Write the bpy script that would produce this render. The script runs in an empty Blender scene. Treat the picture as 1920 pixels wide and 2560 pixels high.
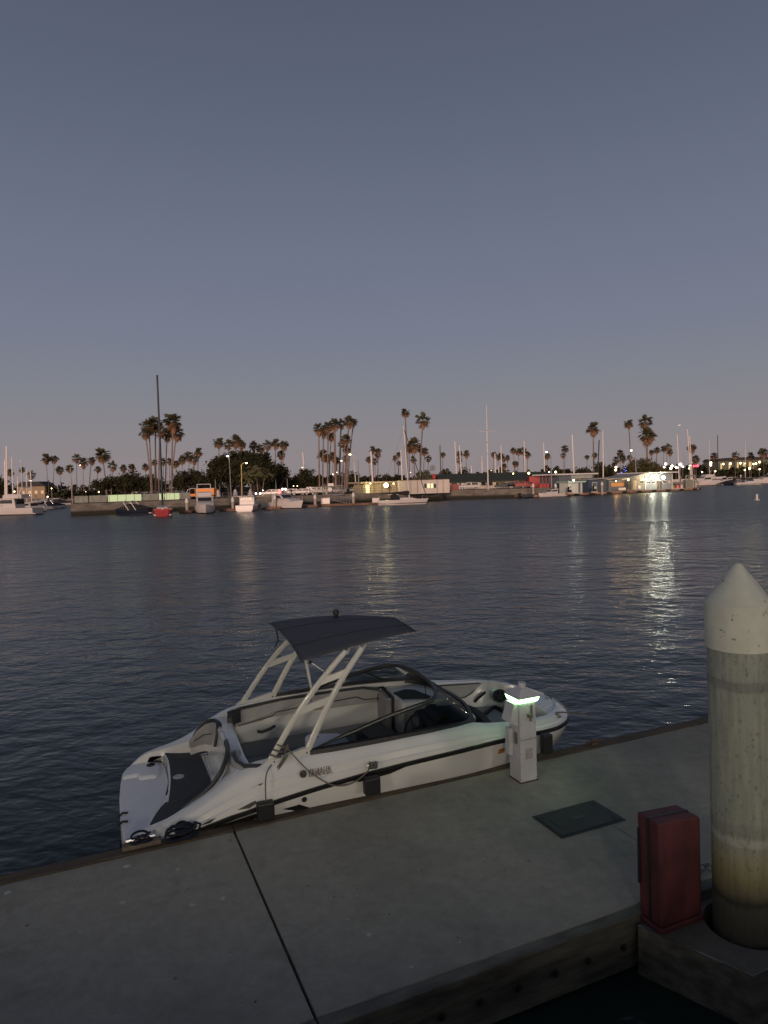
import bpy, bmesh, math, random
from mathutils import Vector, Matrix
random.seed(7)
SC = bpy.context.scene
COL = SC.collection
R_ = math.radians

# ---------------------------------------------------------------- camera
F, HOR, ROLL, HC = 1700.0, 1206.0, math.radians(1.6), 4.4
PITCH = -math.atan((1280 - HOR) / F)
FW = Vector((0, math.cos(PITCH), math.sin(PITCH)))
RT = Vector((1, 0, 0)); UP = RT.cross(FW)
CR = RT * math.cos(ROLL) - UP * math.sin(ROLL)
CU = RT * math.sin(ROLL) + UP * math.cos(ROLL)
CP = Vector((0, 0, HC))
cam = bpy.data.cameras.new('camera'); camo = bpy.data.objects.new('camera', cam); COL.objects.link(camo)
cam.sensor_fit = 'VERTICAL'; cam.sensor_height = 36; cam.lens = F / 2560 * 36
cam.clip_start = 0.1; cam.clip_end = 6000
m = Matrix.Identity(4)
for i in range(3):
    m[i][0] = CR[i]; m[i][1] = CU[i]; m[i][2] = -FW[i]; m[i][3] = CP[i]
camo.matrix_world = m
SC.camera = camo

# ---------------------------------------------------------------- dusk sky: blue above, a dull pink band low in the east, the last glow in the west
world = bpy.data.worlds.new("World"); SC.world = world; world.use_nodes = True
nt = world.node_tree; nodes = nt.nodes; links = nt.links
bg = nodes['Background']
tc = nodes.new('ShaderNodeTexCoord'); sep = nodes.new('ShaderNodeSeparateXYZ'); links.new(tc.outputs['Generated'], sep.inputs[0])
ramp = nodes.new('ShaderNodeValToRGB'); links.new(sep.outputs['Z'], ramp.inputs[0])
cr = ramp.color_ramp
SKY = [(0.0, (.268, .228, .240)), (.04, (.262, .232, .246)), (.09, (.238, .228, .252)), (.14, (.210, .219, .258)), (.20, (.184, .201, .264)),
       (.335, (.145, .166, .236)), (.47, (.108, .127, .186)), (.60, (.083, .098, .143)), (1.0, (.058, .074, .112))]
while len(cr.elements) < len(SKY): cr.elements.new(.5)
for e, (p, c) in zip(cr.elements, SKY): e.position = p; e.color = (*c, 1)
# western glow
west = nodes.new('ShaderNodeMapRange'); links.new(sep.outputs['Y'], west.inputs[0])
for i, v in ((1, .1), (2, -1.0), (3, 0.0), (4, 1.0)): west.inputs[i].default_value = v
low = nodes.new('ShaderNodeMapRange'); links.new(sep.outputs['Z'], low.inputs[0])
for i, v in ((1, .45), (2, 0.0), (3, 0.0), (4, 1.0)): low.inputs[i].default_value = v
mul = nodes.new('ShaderNodeMath'); mul.operation = 'MULTIPLY'; links.new(west.outputs[0], mul.inputs[0]); links.new(low.outputs[0], mul.inputs[1])
glow = nodes.new('ShaderNodeMix'); glow.data_type = 'RGBA'; glow.blend_type = 'ADD'; glow.inputs[0].default_value = 1
gcol = nodes.new('ShaderNodeMix'); gcol.data_type = 'RGBA'; links.new(mul.outputs[0], gcol.inputs[0])
gcol.inputs[6].default_value = (0, 0, 0, 1); gcol.inputs[7].default_value = (.95, .74, .56, 1)
links.new(ramp.outputs[0], glow.inputs[6]); links.new(gcol.outputs[2], glow.inputs[7])
nish = nodes.new('ShaderNodeTexSky'); nish.sky_type = 'NISHITA'; nish.sun_disc = False
SUN_EL, SUN_AZ = R_(6), R_(188)
nish.sun_elevation = SUN_EL; nish.sun_rotation = SUN_AZ
ns = nodes.new('ShaderNodeMix'); ns.data_type = 'RGBA'; ns.blend_type = 'ADD'; ns.inputs[0].default_value = .002
links.new(glow.outputs[2], ns.inputs[6]); links.new(nish.outputs[0], ns.inputs[7])
links.new(ns.outputs[2], bg.inputs[0]); bg.inputs[1].default_value = 1.0
sun = bpy.data.lights.new('sun_afterglow', 'SUN'); sun.energy = 1.9; sun.angle = R_(7); sun.color = (1, .66, .50)
suno = bpy.data.objects.new('sun_afterglow', sun); COL.objects.link(suno)
sd = Vector((math.sin(SUN_AZ) * math.cos(SUN_EL), math.cos(SUN_AZ) * math.cos(SUN_EL), math.sin(SUN_EL)))
suno.rotation_euler = sd.to_track_quat('Z', 'Y').to_euler()
vs = SC.view_settings; vs.view_transform = 'Standard'; vs.look = 'None'; vs.exposure = 0; vs.gamma = 1; vs.use_curve_mapping = False
SC.cycles.max_bounces = 8; SC.cycles.transparent_max_bounces = 12; SC.cycles.sample_clamp_indirect = 4.0
SC.cycles.caustics_reflective = False; SC.cycles.caustics_refractive = False

# ---------------------------------------------------------------- helpers
def ray(px, py): return FW * F + CR * (px - 960) + CU * (1280 - py)
def onz(px, py, z=0.0):
    d = ray(px, py); return CP + d * ((z - HC) / d.z)
def ony(px, py, Y):
    d = ray(px, py); return CP + d * (Y / d.y)
def hz(px): return HOR - (px - 960) * math.tan(ROLL)      # row of the horizon in a column
def zat(px, py, Y): return ony(px, py, Y).z

class MB:
    """collects shapes; build() links them as ONE mesh object"""
    def __init__(s): s.v = []; s.f = []
    def add(s, vs, fs):
        n = len(s.v); s.v += [tuple(v) for v in vs]; s.f += [tuple(i + n for i in f) for f in fs]; return s
    def box(s, x0, x1, y0, y1, z0, z1, rz=0, c=None):
        vs = [Vector((x, y, z)) for z in (z0, z1) for x, y in ((x0, y0), (x1, y0), (x1, y1), (x0, y1))]
        if rz:
            c = Vector(c) if c is not None else Vector(((x0 + x1) / 2, (y0 + y1) / 2, 0))
            M = Matrix.Rotation(rz, 3, 'Z'); vs = [M @ (v - c) + c for v in vs]
        return s.add(vs, [(0, 3, 2, 1), (4, 5, 6, 7), (0, 1, 5, 4), (1, 2, 6, 5), (2, 3, 7, 6), (3, 0, 4, 7)])
    def prism(s, poly, z0, z1, top=None):
        n = len(poly); top = top or poly
        vs = [(x, y, z0) for x, y in poly] + [(x, y, z1) for x, y in top]
        return s.add(vs, [tuple(range(n))[::-1], tuple(range(n, 2 * n))] + [(i, (i + 1) % n, n + (i + 1) % n, n + i) for i in range(n)])
    def side(s, poly, y0, y1):          # polygon in xz pushed along y
        n = len(poly)
        vs = [(x, y0, z) for x, z in poly] + [(x, y1, z) for x, z in poly]
        return s.add(vs, [tuple(range(n)), tuple(range(n, 2 * n))[::-1]] + [(i, n + i, n + (i + 1) % n, (i + 1) % n) for i in range(n)])
    def front(s, poly, x0, x1):         # polygon in yz pushed along x
        n = len(poly)
        vs = [(x0, y, z) for y, z in poly] + [(x1, y, z) for y, z in poly]
        return s.add(vs, [tuple(range(n))[::-1], tuple(range(n, 2 * n))] + [(i, (i + 1) % n, n + (i + 1) % n, n + i) for i in range(n)])
    def tube(s, pts, r, n=8, closed=False, flat=1.0):
        pts = [Vector(p) for p in pts]; N = len(pts); rs = r if isinstance(r, (list, tuple)) else [r] * N
        vs = []; ref = None
        for i, p in enumerate(pts):
            a = pts[i - 1] if (i or closed) else p; b = pts[(i + 1) % N] if (i < N - 1 or closed) else p
            t = (b - a).normalized()
            if ref is None: ref = Vector((0, 0, 1)) if abs(t.z) < .9 else Vector((1, 0, 0))
            u = (ref - t * ref.dot(t)).normalized(); w = t.cross(u); ref = u
            for k in range(n):
                q = 2 * math.pi * k / n; vs.append(p + (u * math.cos(q) + w * math.sin(q) * flat) * rs[i])
        fs = [(i * n + k, i * n + (k + 1) % n, ((i + 1) % N) * n + (k + 1) % n, ((i + 1) % N) * n + k)
              for i in range(N if closed else N - 1) for k in range(n)]
        if not closed: fs += [tuple(range(n))[::-1], tuple(range((N - 1) * n, N * n))]
        return s.add(vs, fs)
    def lathe(s, prof, c=(0, 0, 0), n=24, ax='Z'):
        vs = []
        for r, z in prof:
            for k in range(n):
                q = 2 * math.pi * k / n; p = (r * math.cos(q), r * math.sin(q), z)
                if ax == 'X': p = (p[2], p[0], p[1])
                if ax == 'Y': p = (p[0], p[2], p[1])
                vs.append((p[0] + c[0], p[1] + c[1], p[2] + c[2]))
        N = len(prof)
        fs = [(i * n + k, i * n + (k + 1) % n, (i + 1) * n + (k + 1) % n, (i + 1) * n + k) for i in range(N - 1) for k in range(n)]
        return s.add(vs, fs + [tuple(range(n))[::-1], tuple(range((N - 1) * n, N * n))])
    def loft(s, rings, closed=False, caps=False):
        n = len(rings[0]); vs = [p for r in rings for p in r]; N = len(rings)
        fs = [(i * n + k, i * n + (k + 1) % n, (i + 1) * n + (k + 1) % n, (i + 1) * n + k) for i in range(N - 1) for k in range(n if closed else n - 1)]
        if caps: fs += [tuple(range(n))[::-1], tuple(range((N - 1) * n, N * n))]
        return s.add(vs, fs)
    def wall(s, path, z0, z1, t, lean=0.0):   # upright pad following a plan path; t thickness to the left of it; z0/z1 numbers or lists
        P = [Vector((p[0], p[1])) for p in path]; N = len(P); rings = []
        for i in range(N):
            a = P[max(i - 1, 0)]; b = P[min(i + 1, N - 1)]; d = (b - a).normalized(); nn = Vector((-d.y, d.x))
            za = z0[i] if isinstance(z0, (list, tuple)) else z0; zb = z1[i] if isinstance(z1, (list, tuple)) else z1
            o = P[i]; q = P[i] + nn * t; L = nn * lean
            c = min(.03, t * .35)
            rings.append([(o.x, o.y, za), (o.x + L.x, o.y + L.y, zb - c), (o.x + L.x + nn.x * c, o.y + L.y + nn.y * c, zb),
                          (q.x + L.x - nn.x * c, q.y + L.y - nn.y * c, zb), (q.x + L.x, q.y + L.y, zb - c), (q.x, q.y, za)])
        return s.loft(rings, closed=True, caps=True)
    def build(s, name, mat, parent=None, smooth=False, loc=None, bevel=0, normals=True, ang=38):
        me = bpy.data.meshes.new(name); me.from_pydata(s.v, [], s.f)
        if normals or bevel:
            bm = bmesh.new(); bm.from_mesh(me)
            bmesh.ops.remove_doubles(bm, verts=bm.verts, dist=1e-5)
            bmesh.ops.recalc_face_normals(bm, faces=bm.faces); bm.to_mesh(me); bm.free()
        me.materials.append(mat)
        if smooth:
            for p in me.polygons: p.use_smooth = True
            try: me.set_sharp_from_angle(angle=R_(ang))
            except Exception: pass
        o = bpy.data.objects.new(name, me); COL.objects.link(o)
        if loc is not None: o.location = loc
        if parent: o.parent = parent
        if bevel:
            b = o.modifiers.new('bevel', 'BEVEL'); b.width = bevel; b.segments = 2; b.limit_method = 'ANGLE'; b.angle_limit = R_(40)
        return o

def tag(o, label=None, cat=None, group=None, kind=None):
    if label: o['label'] = label
    if cat: o['category'] = cat
    if group: o['group'] = group
    if kind: o['kind'] = kind
    return o
def thing(name, label, cat, loc=(0, 0, 0), rz=0, group=None):
    o = bpy.data.objects.new(name, None); COL.objects.link(o); o.location = loc; o.rotation_euler = (0, 0, rz)
    o.empty_display_size = .2
    return tag(o, label, cat, group)
def part_copy(src, parent):
    c = src.copy(); COL.objects.link(c); c.parent = parent; return c
def copy_tree(root, loc, rz, label, group=None):
    r = root.copy(); COL.objects.link(r); r.location = loc; r.rotation_euler = (0, 0, rz); r['label'] = label
    if group: r['group'] = group
    for ch in list(root.children):
        c = ch.copy(); COL.objects.link(c); c.parent = r
        for g in list(ch.children):
            d = g.copy(); COL.objects.link(d); d.parent = c
    return r

# ---------------------------------------------------------------- materials
MATS = {}
def mat(key, col, rough=.6, metal=0, var=0.0, scale=8, bump=0.0, bscale=40, coat=0, spec=.5, col2=None, stretch=None):
    if key in MATS: return MATS[key]
    M = bpy.data.materials.new(key); M.use_nodes = True; n = M.node_tree.nodes; l = M.node_tree.links
    b = n['Principled BSDF']; b.inputs['Base Color'].default_value = (*col, 1); b.inputs['Roughness'].default_value = rough
    b.inputs['Metallic'].default_value = metal; b.inputs['Coat Weight'].default_value = coat; b.inputs['Specular IOR Level'].default_value = spec
    if var or bump:
        g = n.new('ShaderNodeTexCoord'); mp = n.new('ShaderNodeMapping'); l.new(g.outputs['Object'], mp.inputs[0])
        if stretch: mp.inputs['Scale'].default_value = stretch
    if var:
        t = n.new('ShaderNodeTexNoise'); t.inputs['Scale'].default_value = scale; t.inputs['Detail'].default_value = 6; l.new(mp.outputs[0], t.inputs[0])
        r = n.new('ShaderNodeValToRGB'); l.new(t.outputs[0], r.inputs[0])
        r.color_ramp.elements[0].position = .3; r.color_ramp.elements[1].position = .7
        c2 = col2 or tuple(max(0, c * (1 - var)) for c in col)
        r.color_ramp.elements[0].color = (*c2, 1); r.color_ramp.elements[1].color = (*(min(1, c * (1 + var * .5)) for c in col), 1)
        l.new(r.outputs[0], b.inputs['Base Color'])
    if bump:
        t = n.new('ShaderNodeTexNoise'); t.inputs['Scale'].default_value = bscale; t.inputs['Detail'].default_value = 4; l.new(mp.outputs[0], t.inputs[0])
        bp = n.new('ShaderNodeBump'); bp.inputs['Strength'].default_value = bump; bp.inputs['Distance'].default_value = .02
        l.new(t.outputs[0], bp.inputs['Height']); l.new(bp.outputs[0], b.inputs['Normal'])
    MATS[key] = M; return M
def emit(key, col, s):
    if key in MATS: return MATS[key]
    M = bpy.data.materials.new(key); M.use_nodes = True; b = M.node_tree.nodes['Principled BSDF']
    b.inputs['Base Color'].default_value = (*(c * .6 for c in col), 1); b.inputs['Emission Color'].default_value = (*col, 1); b.inputs['Emission Strength'].default_value = s
    MATS[key] = M; return M
def glass(key, tint=(.5, .55, .55), op=.35):
    if key in MATS: return MATS[key]
    M = bpy.data.materials.new(key); M.use_nodes = True; n = M.node_tree.nodes; l = M.node_tree.links; n.clear()
    out = n.new('ShaderNodeOutputMaterial'); tr = n.new('ShaderNodeBsdfTransparent'); tr.inputs[0].default_value = (*tint, 1)
    gl = n.new('ShaderNodeBsdfGlossy'); gl.inputs['Roughness'].default_value = .03; gl.inputs['Color'].default_value = (.9, .95, 1, 1)
    lw = n.new('ShaderNodeLayerWeight'); lw.inputs[0].default_value = op
    mx = n.new('ShaderNodeMixShader'); l.new(lw.outputs['Fresnel'], mx.inputs[0]); l.new(tr.outputs[0], mx.inputs[1]); l.new(gl.outputs[0], mx.inputs[2]); l.new(mx.outputs[0], out.inputs[0])
    MATS[key] = M; return M

WHITE = mat('white_gelcoat', (.74, .73, .70), .16, coat=.6, var=.03, scale=2)
POD = mat('pale_gelcoat', (.70, .70, .73), .4)
BLACK = mat('black_rubber', (.012, .012, .013), .5)
BSTR = mat('black_gloss_stripe', (.012, .012, .013), .25, coat=.4)
FRAME = mat('black_powder_coat', (.02, .022, .02), .35)
VINYL = mat('grey_vinyl', (.36, .35, .335), .55, var=.08, scale=6, bump=.15, bscale=220)
VDARK = mat('charcoal_vinyl', (.040, .042, .045), .5, bump=.15, bscale=220)
SEAT = mat('warm_grey_vinyl', (.25, .25, .245), .5, var=.08, scale=5)
FLOORM = mat('cockpit_mat', (.10, .11, .115), .8, var=.15, scale=30)
CHROME = mat('polished_steel', (.75, .75, .75), .12, metal=1)
ALU = mat('brushed_aluminium', (.55, .55, .56), .35, metal=1)
CANVAS = mat('charcoal_canvas', (.074, .075, .084), .8, var=.12, scale=3, bump=.2, bscale=60)
BAR = mat('white_painted_tube', (.66, .64, .58), .25, coat=.3)
# ================================================================ SETTING
# water: one sheet to the horizon, wind ripples as bump at three sizes
M = bpy.data.materials.new('harbour_water'); M.use_nodes = True; n = M.node_tree.nodes; l = M.node_tree.links
b = n['Principled BSDF']; b.inputs['Base Color'].default_value = (.015, .028, .024, 1); b.inputs['Roughness'].default_value = .07; b.inputs['IOR'].default_value = 1.33
geo = n.new('ShaderNodeNewGeometry')
sepy = n.new('ShaderNodeSeparateXYZ'); l.new(geo.outputs['Position'], sepy.inputs[0])
def wave(scale, rot, sy, detail, dist, prev, strength=1.0, rough=.55):
    mp = n.new('ShaderNodeMapping'); mp.inputs['Rotation'].default_value = (0, 0, R_(rot)); mp.inputs['Scale'].default_value = (1, sy, 1); l.new(geo.outputs['Position'], mp.inputs[0])
    t = n.new('ShaderNodeTexNoise'); t.inputs['Scale'].default_value = scale; t.inputs['Detail'].default_value = detail; t.inputs['Roughness'].default_value = rough
    t.inputs['Distortion'].default_value = .3
    l.new(mp.outputs[0], t.inputs[0])
    bp = n.new('ShaderNodeBump'); bp.inputs['Strength'].default_value = strength; bp.inputs['Distance'].default_value = dist
    mr_ = n.new('ShaderNodeMapRange'); l.new(sepy.outputs['Y'], mr_.inputs[0])
    for i_, v_ in ((1, 12), (2, 85), (3, .20 * strength), (4, 1.0 * strength)): mr_.inputs[i_].default_value = v_
    l.new(mr_.outputs[0], bp.inputs['Strength'])
    l.new(t.outputs[0], bp.inputs['Height'])
    if prev: l.new(prev.outputs[0], bp.inputs['Normal'])
    return bp
w0 = wave(.13, 25, 1.8, 3, .50, None)
w1 = wave(.75, 22, 1.5, 3, .34, w0)
w2 = wave(2.3, -12, 1.4, 2, .12, w1)
w3 = wave(7.0, 20, 1.3, 2, .028, w2)
l.new(w3.outputs[0], b.inputs['Normal'])
rg = n.new('ShaderNodeMapRange'); l.new(sepy.outputs['Y'], rg.inputs[0])      # unresolved ripples widen the reflections with the fetch
for i_, v_ in ((1, 12), (2, 75), (3, .13), (4, .30)): rg.inputs[i_].default_value = v_
l.new(rg.outputs[0], b.inputs['Roughness'])
WATER = M
w = MB().add([(-3500, -60, 0), (3500, -60, 0), (3500, 5000, 0), (-3500, 5000, 0)], [(0, 1, 2, 3)]).build('water', WATER, normals=False)
tag(w, kind='structure')
sb = MB().add([(-3500, -60, -4), (3500, -60, -4), (3500, 5000, -4), (-3500, 5000, -4)], [(0, 1, 2, 3)]).build('seabed', mat('seabed_mud', (.03, .035, .03), .9), normals=False)
tag(sb, kind='structure')

# unseen pier under the camera, put in to shade the near dock
pier = MB().box(-30, 30, -14, -.75, 2.62, 2.9).box(-30, 30, -.98, -.80, -1, 2.62).build('pier', mat('pier_concrete', (.16, .155, .14), .85), bevel=.02)
tag(pier, 'grey concrete pier deck the camera stands on, unseen, added to shade the dock', 'pier')
ph_ = MB().box(-26, 26, -17, -9.5, 2.9, 9.0).box(-26.5, 26.5, -17.5, -8.9, 9.0, 9.4).build('unseen_shade_block', mat('shade_block_tan', (.32, .26, .19), .9, var=.2, scale=1), bevel=.03)  # unseen block added to keep the low sun and west glow off the foreground
tag(ph_, 'long tan block behind the camera, unseen, added to shade the foreground', 'building')
# dock frame of reference: s along the dock, n away from the camera
DO = Vector((-4.01056633, 6.75794482, 0)); D = Vector((.91629246, .40050984, 0)); N = Vector((-D.y, D.x, 0)); DANG = math.atan2(D.y, D.x)

def concrete(key, base, dark, light, spots=True):
    M = bpy.data.materials.new(key); M.use_nodes = True; n = M.node_tree.nodes; l = M.node_tree.links; b = n['Principled BSDF']
    tc = n.new('ShaderNodeTexCoord')
    t1 = n.new('ShaderNodeTexNoise'); t1.inputs['Scale'].default_value = .55; t1.inputs['Detail'].default_value = 5; l.new(tc.outputs['Object'], t1.inputs[0])
    t2 = n.new('ShaderNodeTexNoise'); t2.inputs['Scale'].default_value = 9; t2.inputs['Detail'].default_value = 8; t2.inputs['Roughness'].default_value = .7; l.new(tc.outputs['Object'], t2.inputs[0])
    r1 = n.new('ShaderNodeValToRGB'); r1.color_ramp.elements[0].position = .40; r1.color_ramp.elements[1].position = .60
    r1.color_ramp.elements[0].color = (*dark, 1); r1.color_ramp.elements[1].color = (*base, 1); l.new(t1.outputs[0], r1.inputs[0])
    mx = n.new('ShaderNodeMix'); mx.data_type = 'RGBA'; mx.blend_type = 'OVERLAY'; mx.inputs[0].default_value = .38
    l.new(r1.outputs[0], mx.inputs[6]); l.new(t2.outputs[0], mx.inputs[7]); last = mx.outputs[2]
    if spots:
        for sc_, th, colr in ((1.7, .055, light), (3.1, .03, light), (5.0, .035, (.03, .028, .025)), (2.6, .05, (.06, .055, .045))):
            v = n.new('ShaderNodeTexVoronoi'); v.inputs['Scale'].default_value = sc_; l.new(tc.outputs['Object'], v.inputs[0])
            wn = n.new('ShaderNodeMath'); wn.operation = 'LESS_THAN'; wn.inputs[1].default_value = th; l.new(v.outputs['Distance'], wn.inputs[0])
            sx = n.new('ShaderNodeSeparateXYZ'); l.new(v.outputs['Color'], sx.inputs[0])
            g = n.new('ShaderNodeMath'); g.operation = 'GREATER_THAN'; g.inputs[1].default_value = .72; l.new(sx.outputs[0], g.inputs[0])
            mm = n.new('ShaderNodeMath'); mm.operation = 'MULTIPLY'; l.new(wn.outputs[0], mm.inputs[0]); l.new(g.outputs[0], mm.inputs[1])
            m2 = n.new('ShaderNodeMath'); m2.operation = 'MULTIPLY'; m2.inputs[1].default_value = .55; l.new(mm.outputs[0], m2.inputs[0])
            x = n.new('ShaderNodeMix'); x.data_type = 'RGBA'; l.new(m2.outputs[0], x.inputs[0]); l.new(last, x.inputs[6]); x.inputs[7].default_value = (*colr, 1); last = x.outputs[2]
    t3 = n.new('ShaderNodeTexNoise'); t3.inputs['Scale'].default_value = 1.9; t3.inputs['Detail'].default_value = 9; t3.inputs['Roughness'].default_value = .72; t3.inputs['Distortion'].default_value = .6; l.new(tc.outputs['Object'], t3.inputs[0])
    r3 = n.new('ShaderNodeValToRGB'); r3.color_ramp.elements[0].position = .55; r3.color_ramp.elements[1].position = .72; r3.color_ramp.elements[0].color = (0, 0, 0, 1); r3.color_ramp.elements[1].color = (.55, .55, .55, 1); l.new(t3.outputs[0], r3.inputs[0])
    x3 = n.new('ShaderNodeMix'); x3.data_type = 'RGBA'; l.new(r3.outputs[0], x3.inputs[0]); l.new(last, x3.inputs[6]); x3.inputs[7].default_value = (*(c * .62 for c in dark), 1); last = x3.outputs[2]
    l.new(last, b.inputs['Base Color']); b.inputs['Roughness'].default_value = .8
    bp = n.new('ShaderNodeBump'); bp.inputs['Strength'].default_value = .25; bp.inputs['Distance'].default_value = .004; l.new(t2.outputs[0], bp.inputs['Height']); l.new(bp.outputs[0], b.inputs['Normal'])
    return M
CONC = concrete('dock_concrete', (.30, .285, .235), (.225, .215, .178), (.50, .48, .42))
CONC2 = concrete('old_concrete', (.12, .115, .098), (.075, .07, .058), (.2, .2, .18), False)
TIMBER = mat('weathered_timber', (.085, .062, .042), .8, var=.5, scale=14, stretch=(.25, 3, 1), bump=.5, bscale=30)
FACIA = mat('stained_fascia', (.135, .132, .105), .85, var=.55, scale=5, stretch=(.5, 1.5, 2.5), bump=.4, bscale=40)

DZ = .5; SJ = 2.345; WN = -3.24; W0 = -.17
dock = thing('dock', 'grey concrete floating dock with timber edge running beneath the white motorboat', 'dock', (DO.x, DO.y, 0), DANG)
def slab(x0, x1):
    g = .012
    p = [(x0 + g, WN + .09), (x1 - g, WN + .09), (x1 - g, W0), (x0 + g, W0)]
    return MB().prism(p, .05, DZ).build('deck_slab', CONC, dock, bevel=.012)
slab(-9.5, SJ); slab(SJ, 9.4); slab(9.4, 14); slab(14, 26)
for a_, b_ in ((-9.5, SJ), (SJ, 9.4), (9.4, 14.0), (14.0, 26)):
    MB().box(a_ + .006, b_ - .006, W0 + .004, 0, .24, DZ + .015).build('edge_timber', TIMBER, dock, bevel=.008)
    MB().box(a_ + .006, b_ - .006, .003, .05, .16, DZ - .05).build('edge_timber', TIMBER, dock, bevel=.008)
near = MB()
for a_, b_ in ((-9.5, SJ), (SJ, 9.4), (9.4, 14.0), (14.0, 26)):
    near.box(a_ + .006, b_ - .006, WN - .03, WN + .086, .33, DZ - .004)
near.build('edge_timber', FACIA, dock, bevel=.01)
low = MB()
for a_, b_ in ((-9.5, SJ), (SJ, 9.4), (9.4, 14.0), (14.0, 26)):
    low.box(a_ + .006, b_ - .006, WN - .015, WN + .086, .02, .327)
low.build('edge_timber', FACIA, dock, bevel=.008)
for sx in (-1.1, -.4, .3, 1.0, 1.6, 2.6, 2.96, 3.32, 3.67, 4.03, 4.4, 4.74, 5.13):
    bo = MB().lathe([(.032, 0), (.032, .006), (.018, .008), (.018, .02), (.001, .021)], (sx, WN - .03, .25), 14, 'Y')
    # raised rim and centre stick out toward the camera side
    bo.v = [(x, 2 * (WN - .03) - y, z) for x, y, z in bo.v]
    bo.build('bolt', mat('hole_shade', (.03, .026, .02), .6, var=.4, scale=60), dock)  # dark tone stands in for shade inside the edge's recessed holes
MB().box(SJ - .035, SJ + .035, WN - .06, WN + .0, .1, .47).build('joint_plate', FACIA, dock)
# bird droppings, scuffs and grit lying on the slabs
DROP = mat('dried_dropping', (.50, .49, .45), .9, var=.5, scale=30); GRIT = mat('dark_grit', (.035, .03, .025), .9)
rnd = random.Random(12)
def splat(s_, n_, r, m_, nm):
    k = 11; MB().prism([(s_ + r * rnd.uniform(.45, 1.15) * math.cos(2 * math.pi * i / k), n_ + r * .8 * rnd.uniform(.45, 1.15) * math.sin(2 * math.pi * i / k)) for i in range(k)], DZ + .0006, DZ + .0022).build(nm, m_, dock)
for s_, n_, r in ((1.19, -.38, .035), (1.71, -1.36, .030), (1.99, -1.38, .028), (3.04, -2.47, .024), (3.20, -2.98, .018), (.1, -.35, .03), (2.95, -2.2, .010), (.75, -1.3, .013), (4.55, -1.9, .014), (-.6, -1.5, .025), (3.7, -2.9, .012), (1.9, -2.2, .012)): splat(s_, n_, r * 1.4, DROP, 'dropping')
for i in range(46): splat(rnd.uniform(-3, 9), rnd.uniform(-3.0, -.25), rnd.uniform(.004, .012), GRIT, 'grit')
MB().box(6.198, 6.203, -3.1, -1.98, DZ + .0003, DZ + .0012).build('saw_cut', GRIT, dock)
# hatch, flush utility cover
hm = mat('hatch_cover_polymer', (.028, .036, .034), .65, var=.2, scale=12, bump=.4, bscale=260)
h = thing('utility_hatch', 'dark green-grey rectangular pull box cover set flush in the concrete dock', 'hatch', DO + D * 5.96 + N * -1.68 + Vector((0, 0, DZ)), DANG)
MB().prism([(-.45, -.27), (.45, -.27), (.45, .27), (-.45, .27)], .002, .010).build('frame', hm, h, bevel=.004)
MB().prism([(-.42, -.24), (.42, -.24), (.42, .24), (-.42, .24)], .011, .018).build('cover', hm, h, bevel=.004)
for sx, sy in ((-.36, .17), (.36, -.17), (.36, .17)):
    MB().lathe([(.018, 0), (.018, .004), (.001, .004)], (sx, sy, .0185), 12).build('bolt', BLACK, h)
MB().box(-.33, -.30, -.12, .12, .0185, .022).build('handle', BLACK, h)
MB().box(-.08, .08, -.03, .03, .0182, .0205).build('maker_plate', mat('hatch_plate', (.045, .055, .05), .6), h)

# pile guide platform
guide = thing('pile_guide', 'dark timber-faced pile guide box bolted on the near side of the dock', 'pile guide', DO + D * 5.3 + N * -3.30 + Vector((0, 0, 0)), DANG)
gz = .43
# deck with a round well for the pile
pc = Vector((.82, -.40)); pr = .34
GP = [(0, 0), (.34, -.82), (1.9, -.82), (1.9, 0)]
K = 48; vs = []
for k in range(K):
    q = 2 * math.pi * k / K; d = Vector((math.cos(q), math.sin(q))); vs.append((pc.x + d.x * pr, pc.y + d.y * pr, gz))
    best = 9
    for i in range(4):
        A = Vector(GP[i]); B_ = Vector(GP[(i + 1) % 4]); e_ = B_ - A; den = d.x * e_.y - d.y * e_.x
        if abs(den) < 1e-9: continue
        t = ((A.x - pc.x) * e_.y - (A.y - pc.y) * e_.x) / den; u = ((A.x - pc.x) * d.y - (A.y - pc.y) * d.x) / den
        if t > 0 and -1e-6 <= u <= 1 + 1e-6: best = min(best, t)
    vs.append((pc.x + d.x * best, pc.y + d.y * best, gz))
gm = MB()
gm.add(vs, [(2 * k, 2 * k + 1, (2 * k + 3) % (2 * K), (2 * k + 2) % (2 * K)) for k in range(K)])
for cx_, cy_ in GP:
    q = math.atan2(cy_ - pc.y, cx_ - pc.x) % (2 * math.pi); k = int(q / (2 * math.pi) * K)
    gm.add([vs[2 * k + 1], (cx_, cy_, gz), vs[(2 * k + 3) % (2 * K)]], [(0, 1, 2)])
gm.loft([[(pc.x + pr * math.cos(2 * math.pi * k / K), pc.y + pr * math.sin(2 * math.pi * k / K), z) for k in range(K)] for z in (gz, .02)], closed=True)
gm.build('deck', CONC2, guide)
sd_ = MB(); sd_.prism([(-.05, -.02), (.30, -.875), (1.9, -.875), (1.9, -.822), (.34, -.822), (.0, -.0)], .0, gz + .008); sd_.build('side_board', FACIA, guide, bevel=.006)
MB().prism([(-.052, -.02), (.298, -.877), (1.9, -.877), (1.9, -.863), (.308, -.863), (-.038, -.02)], gz + .009, gz + .016).build('edge_angle', ALU, guide)

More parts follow.
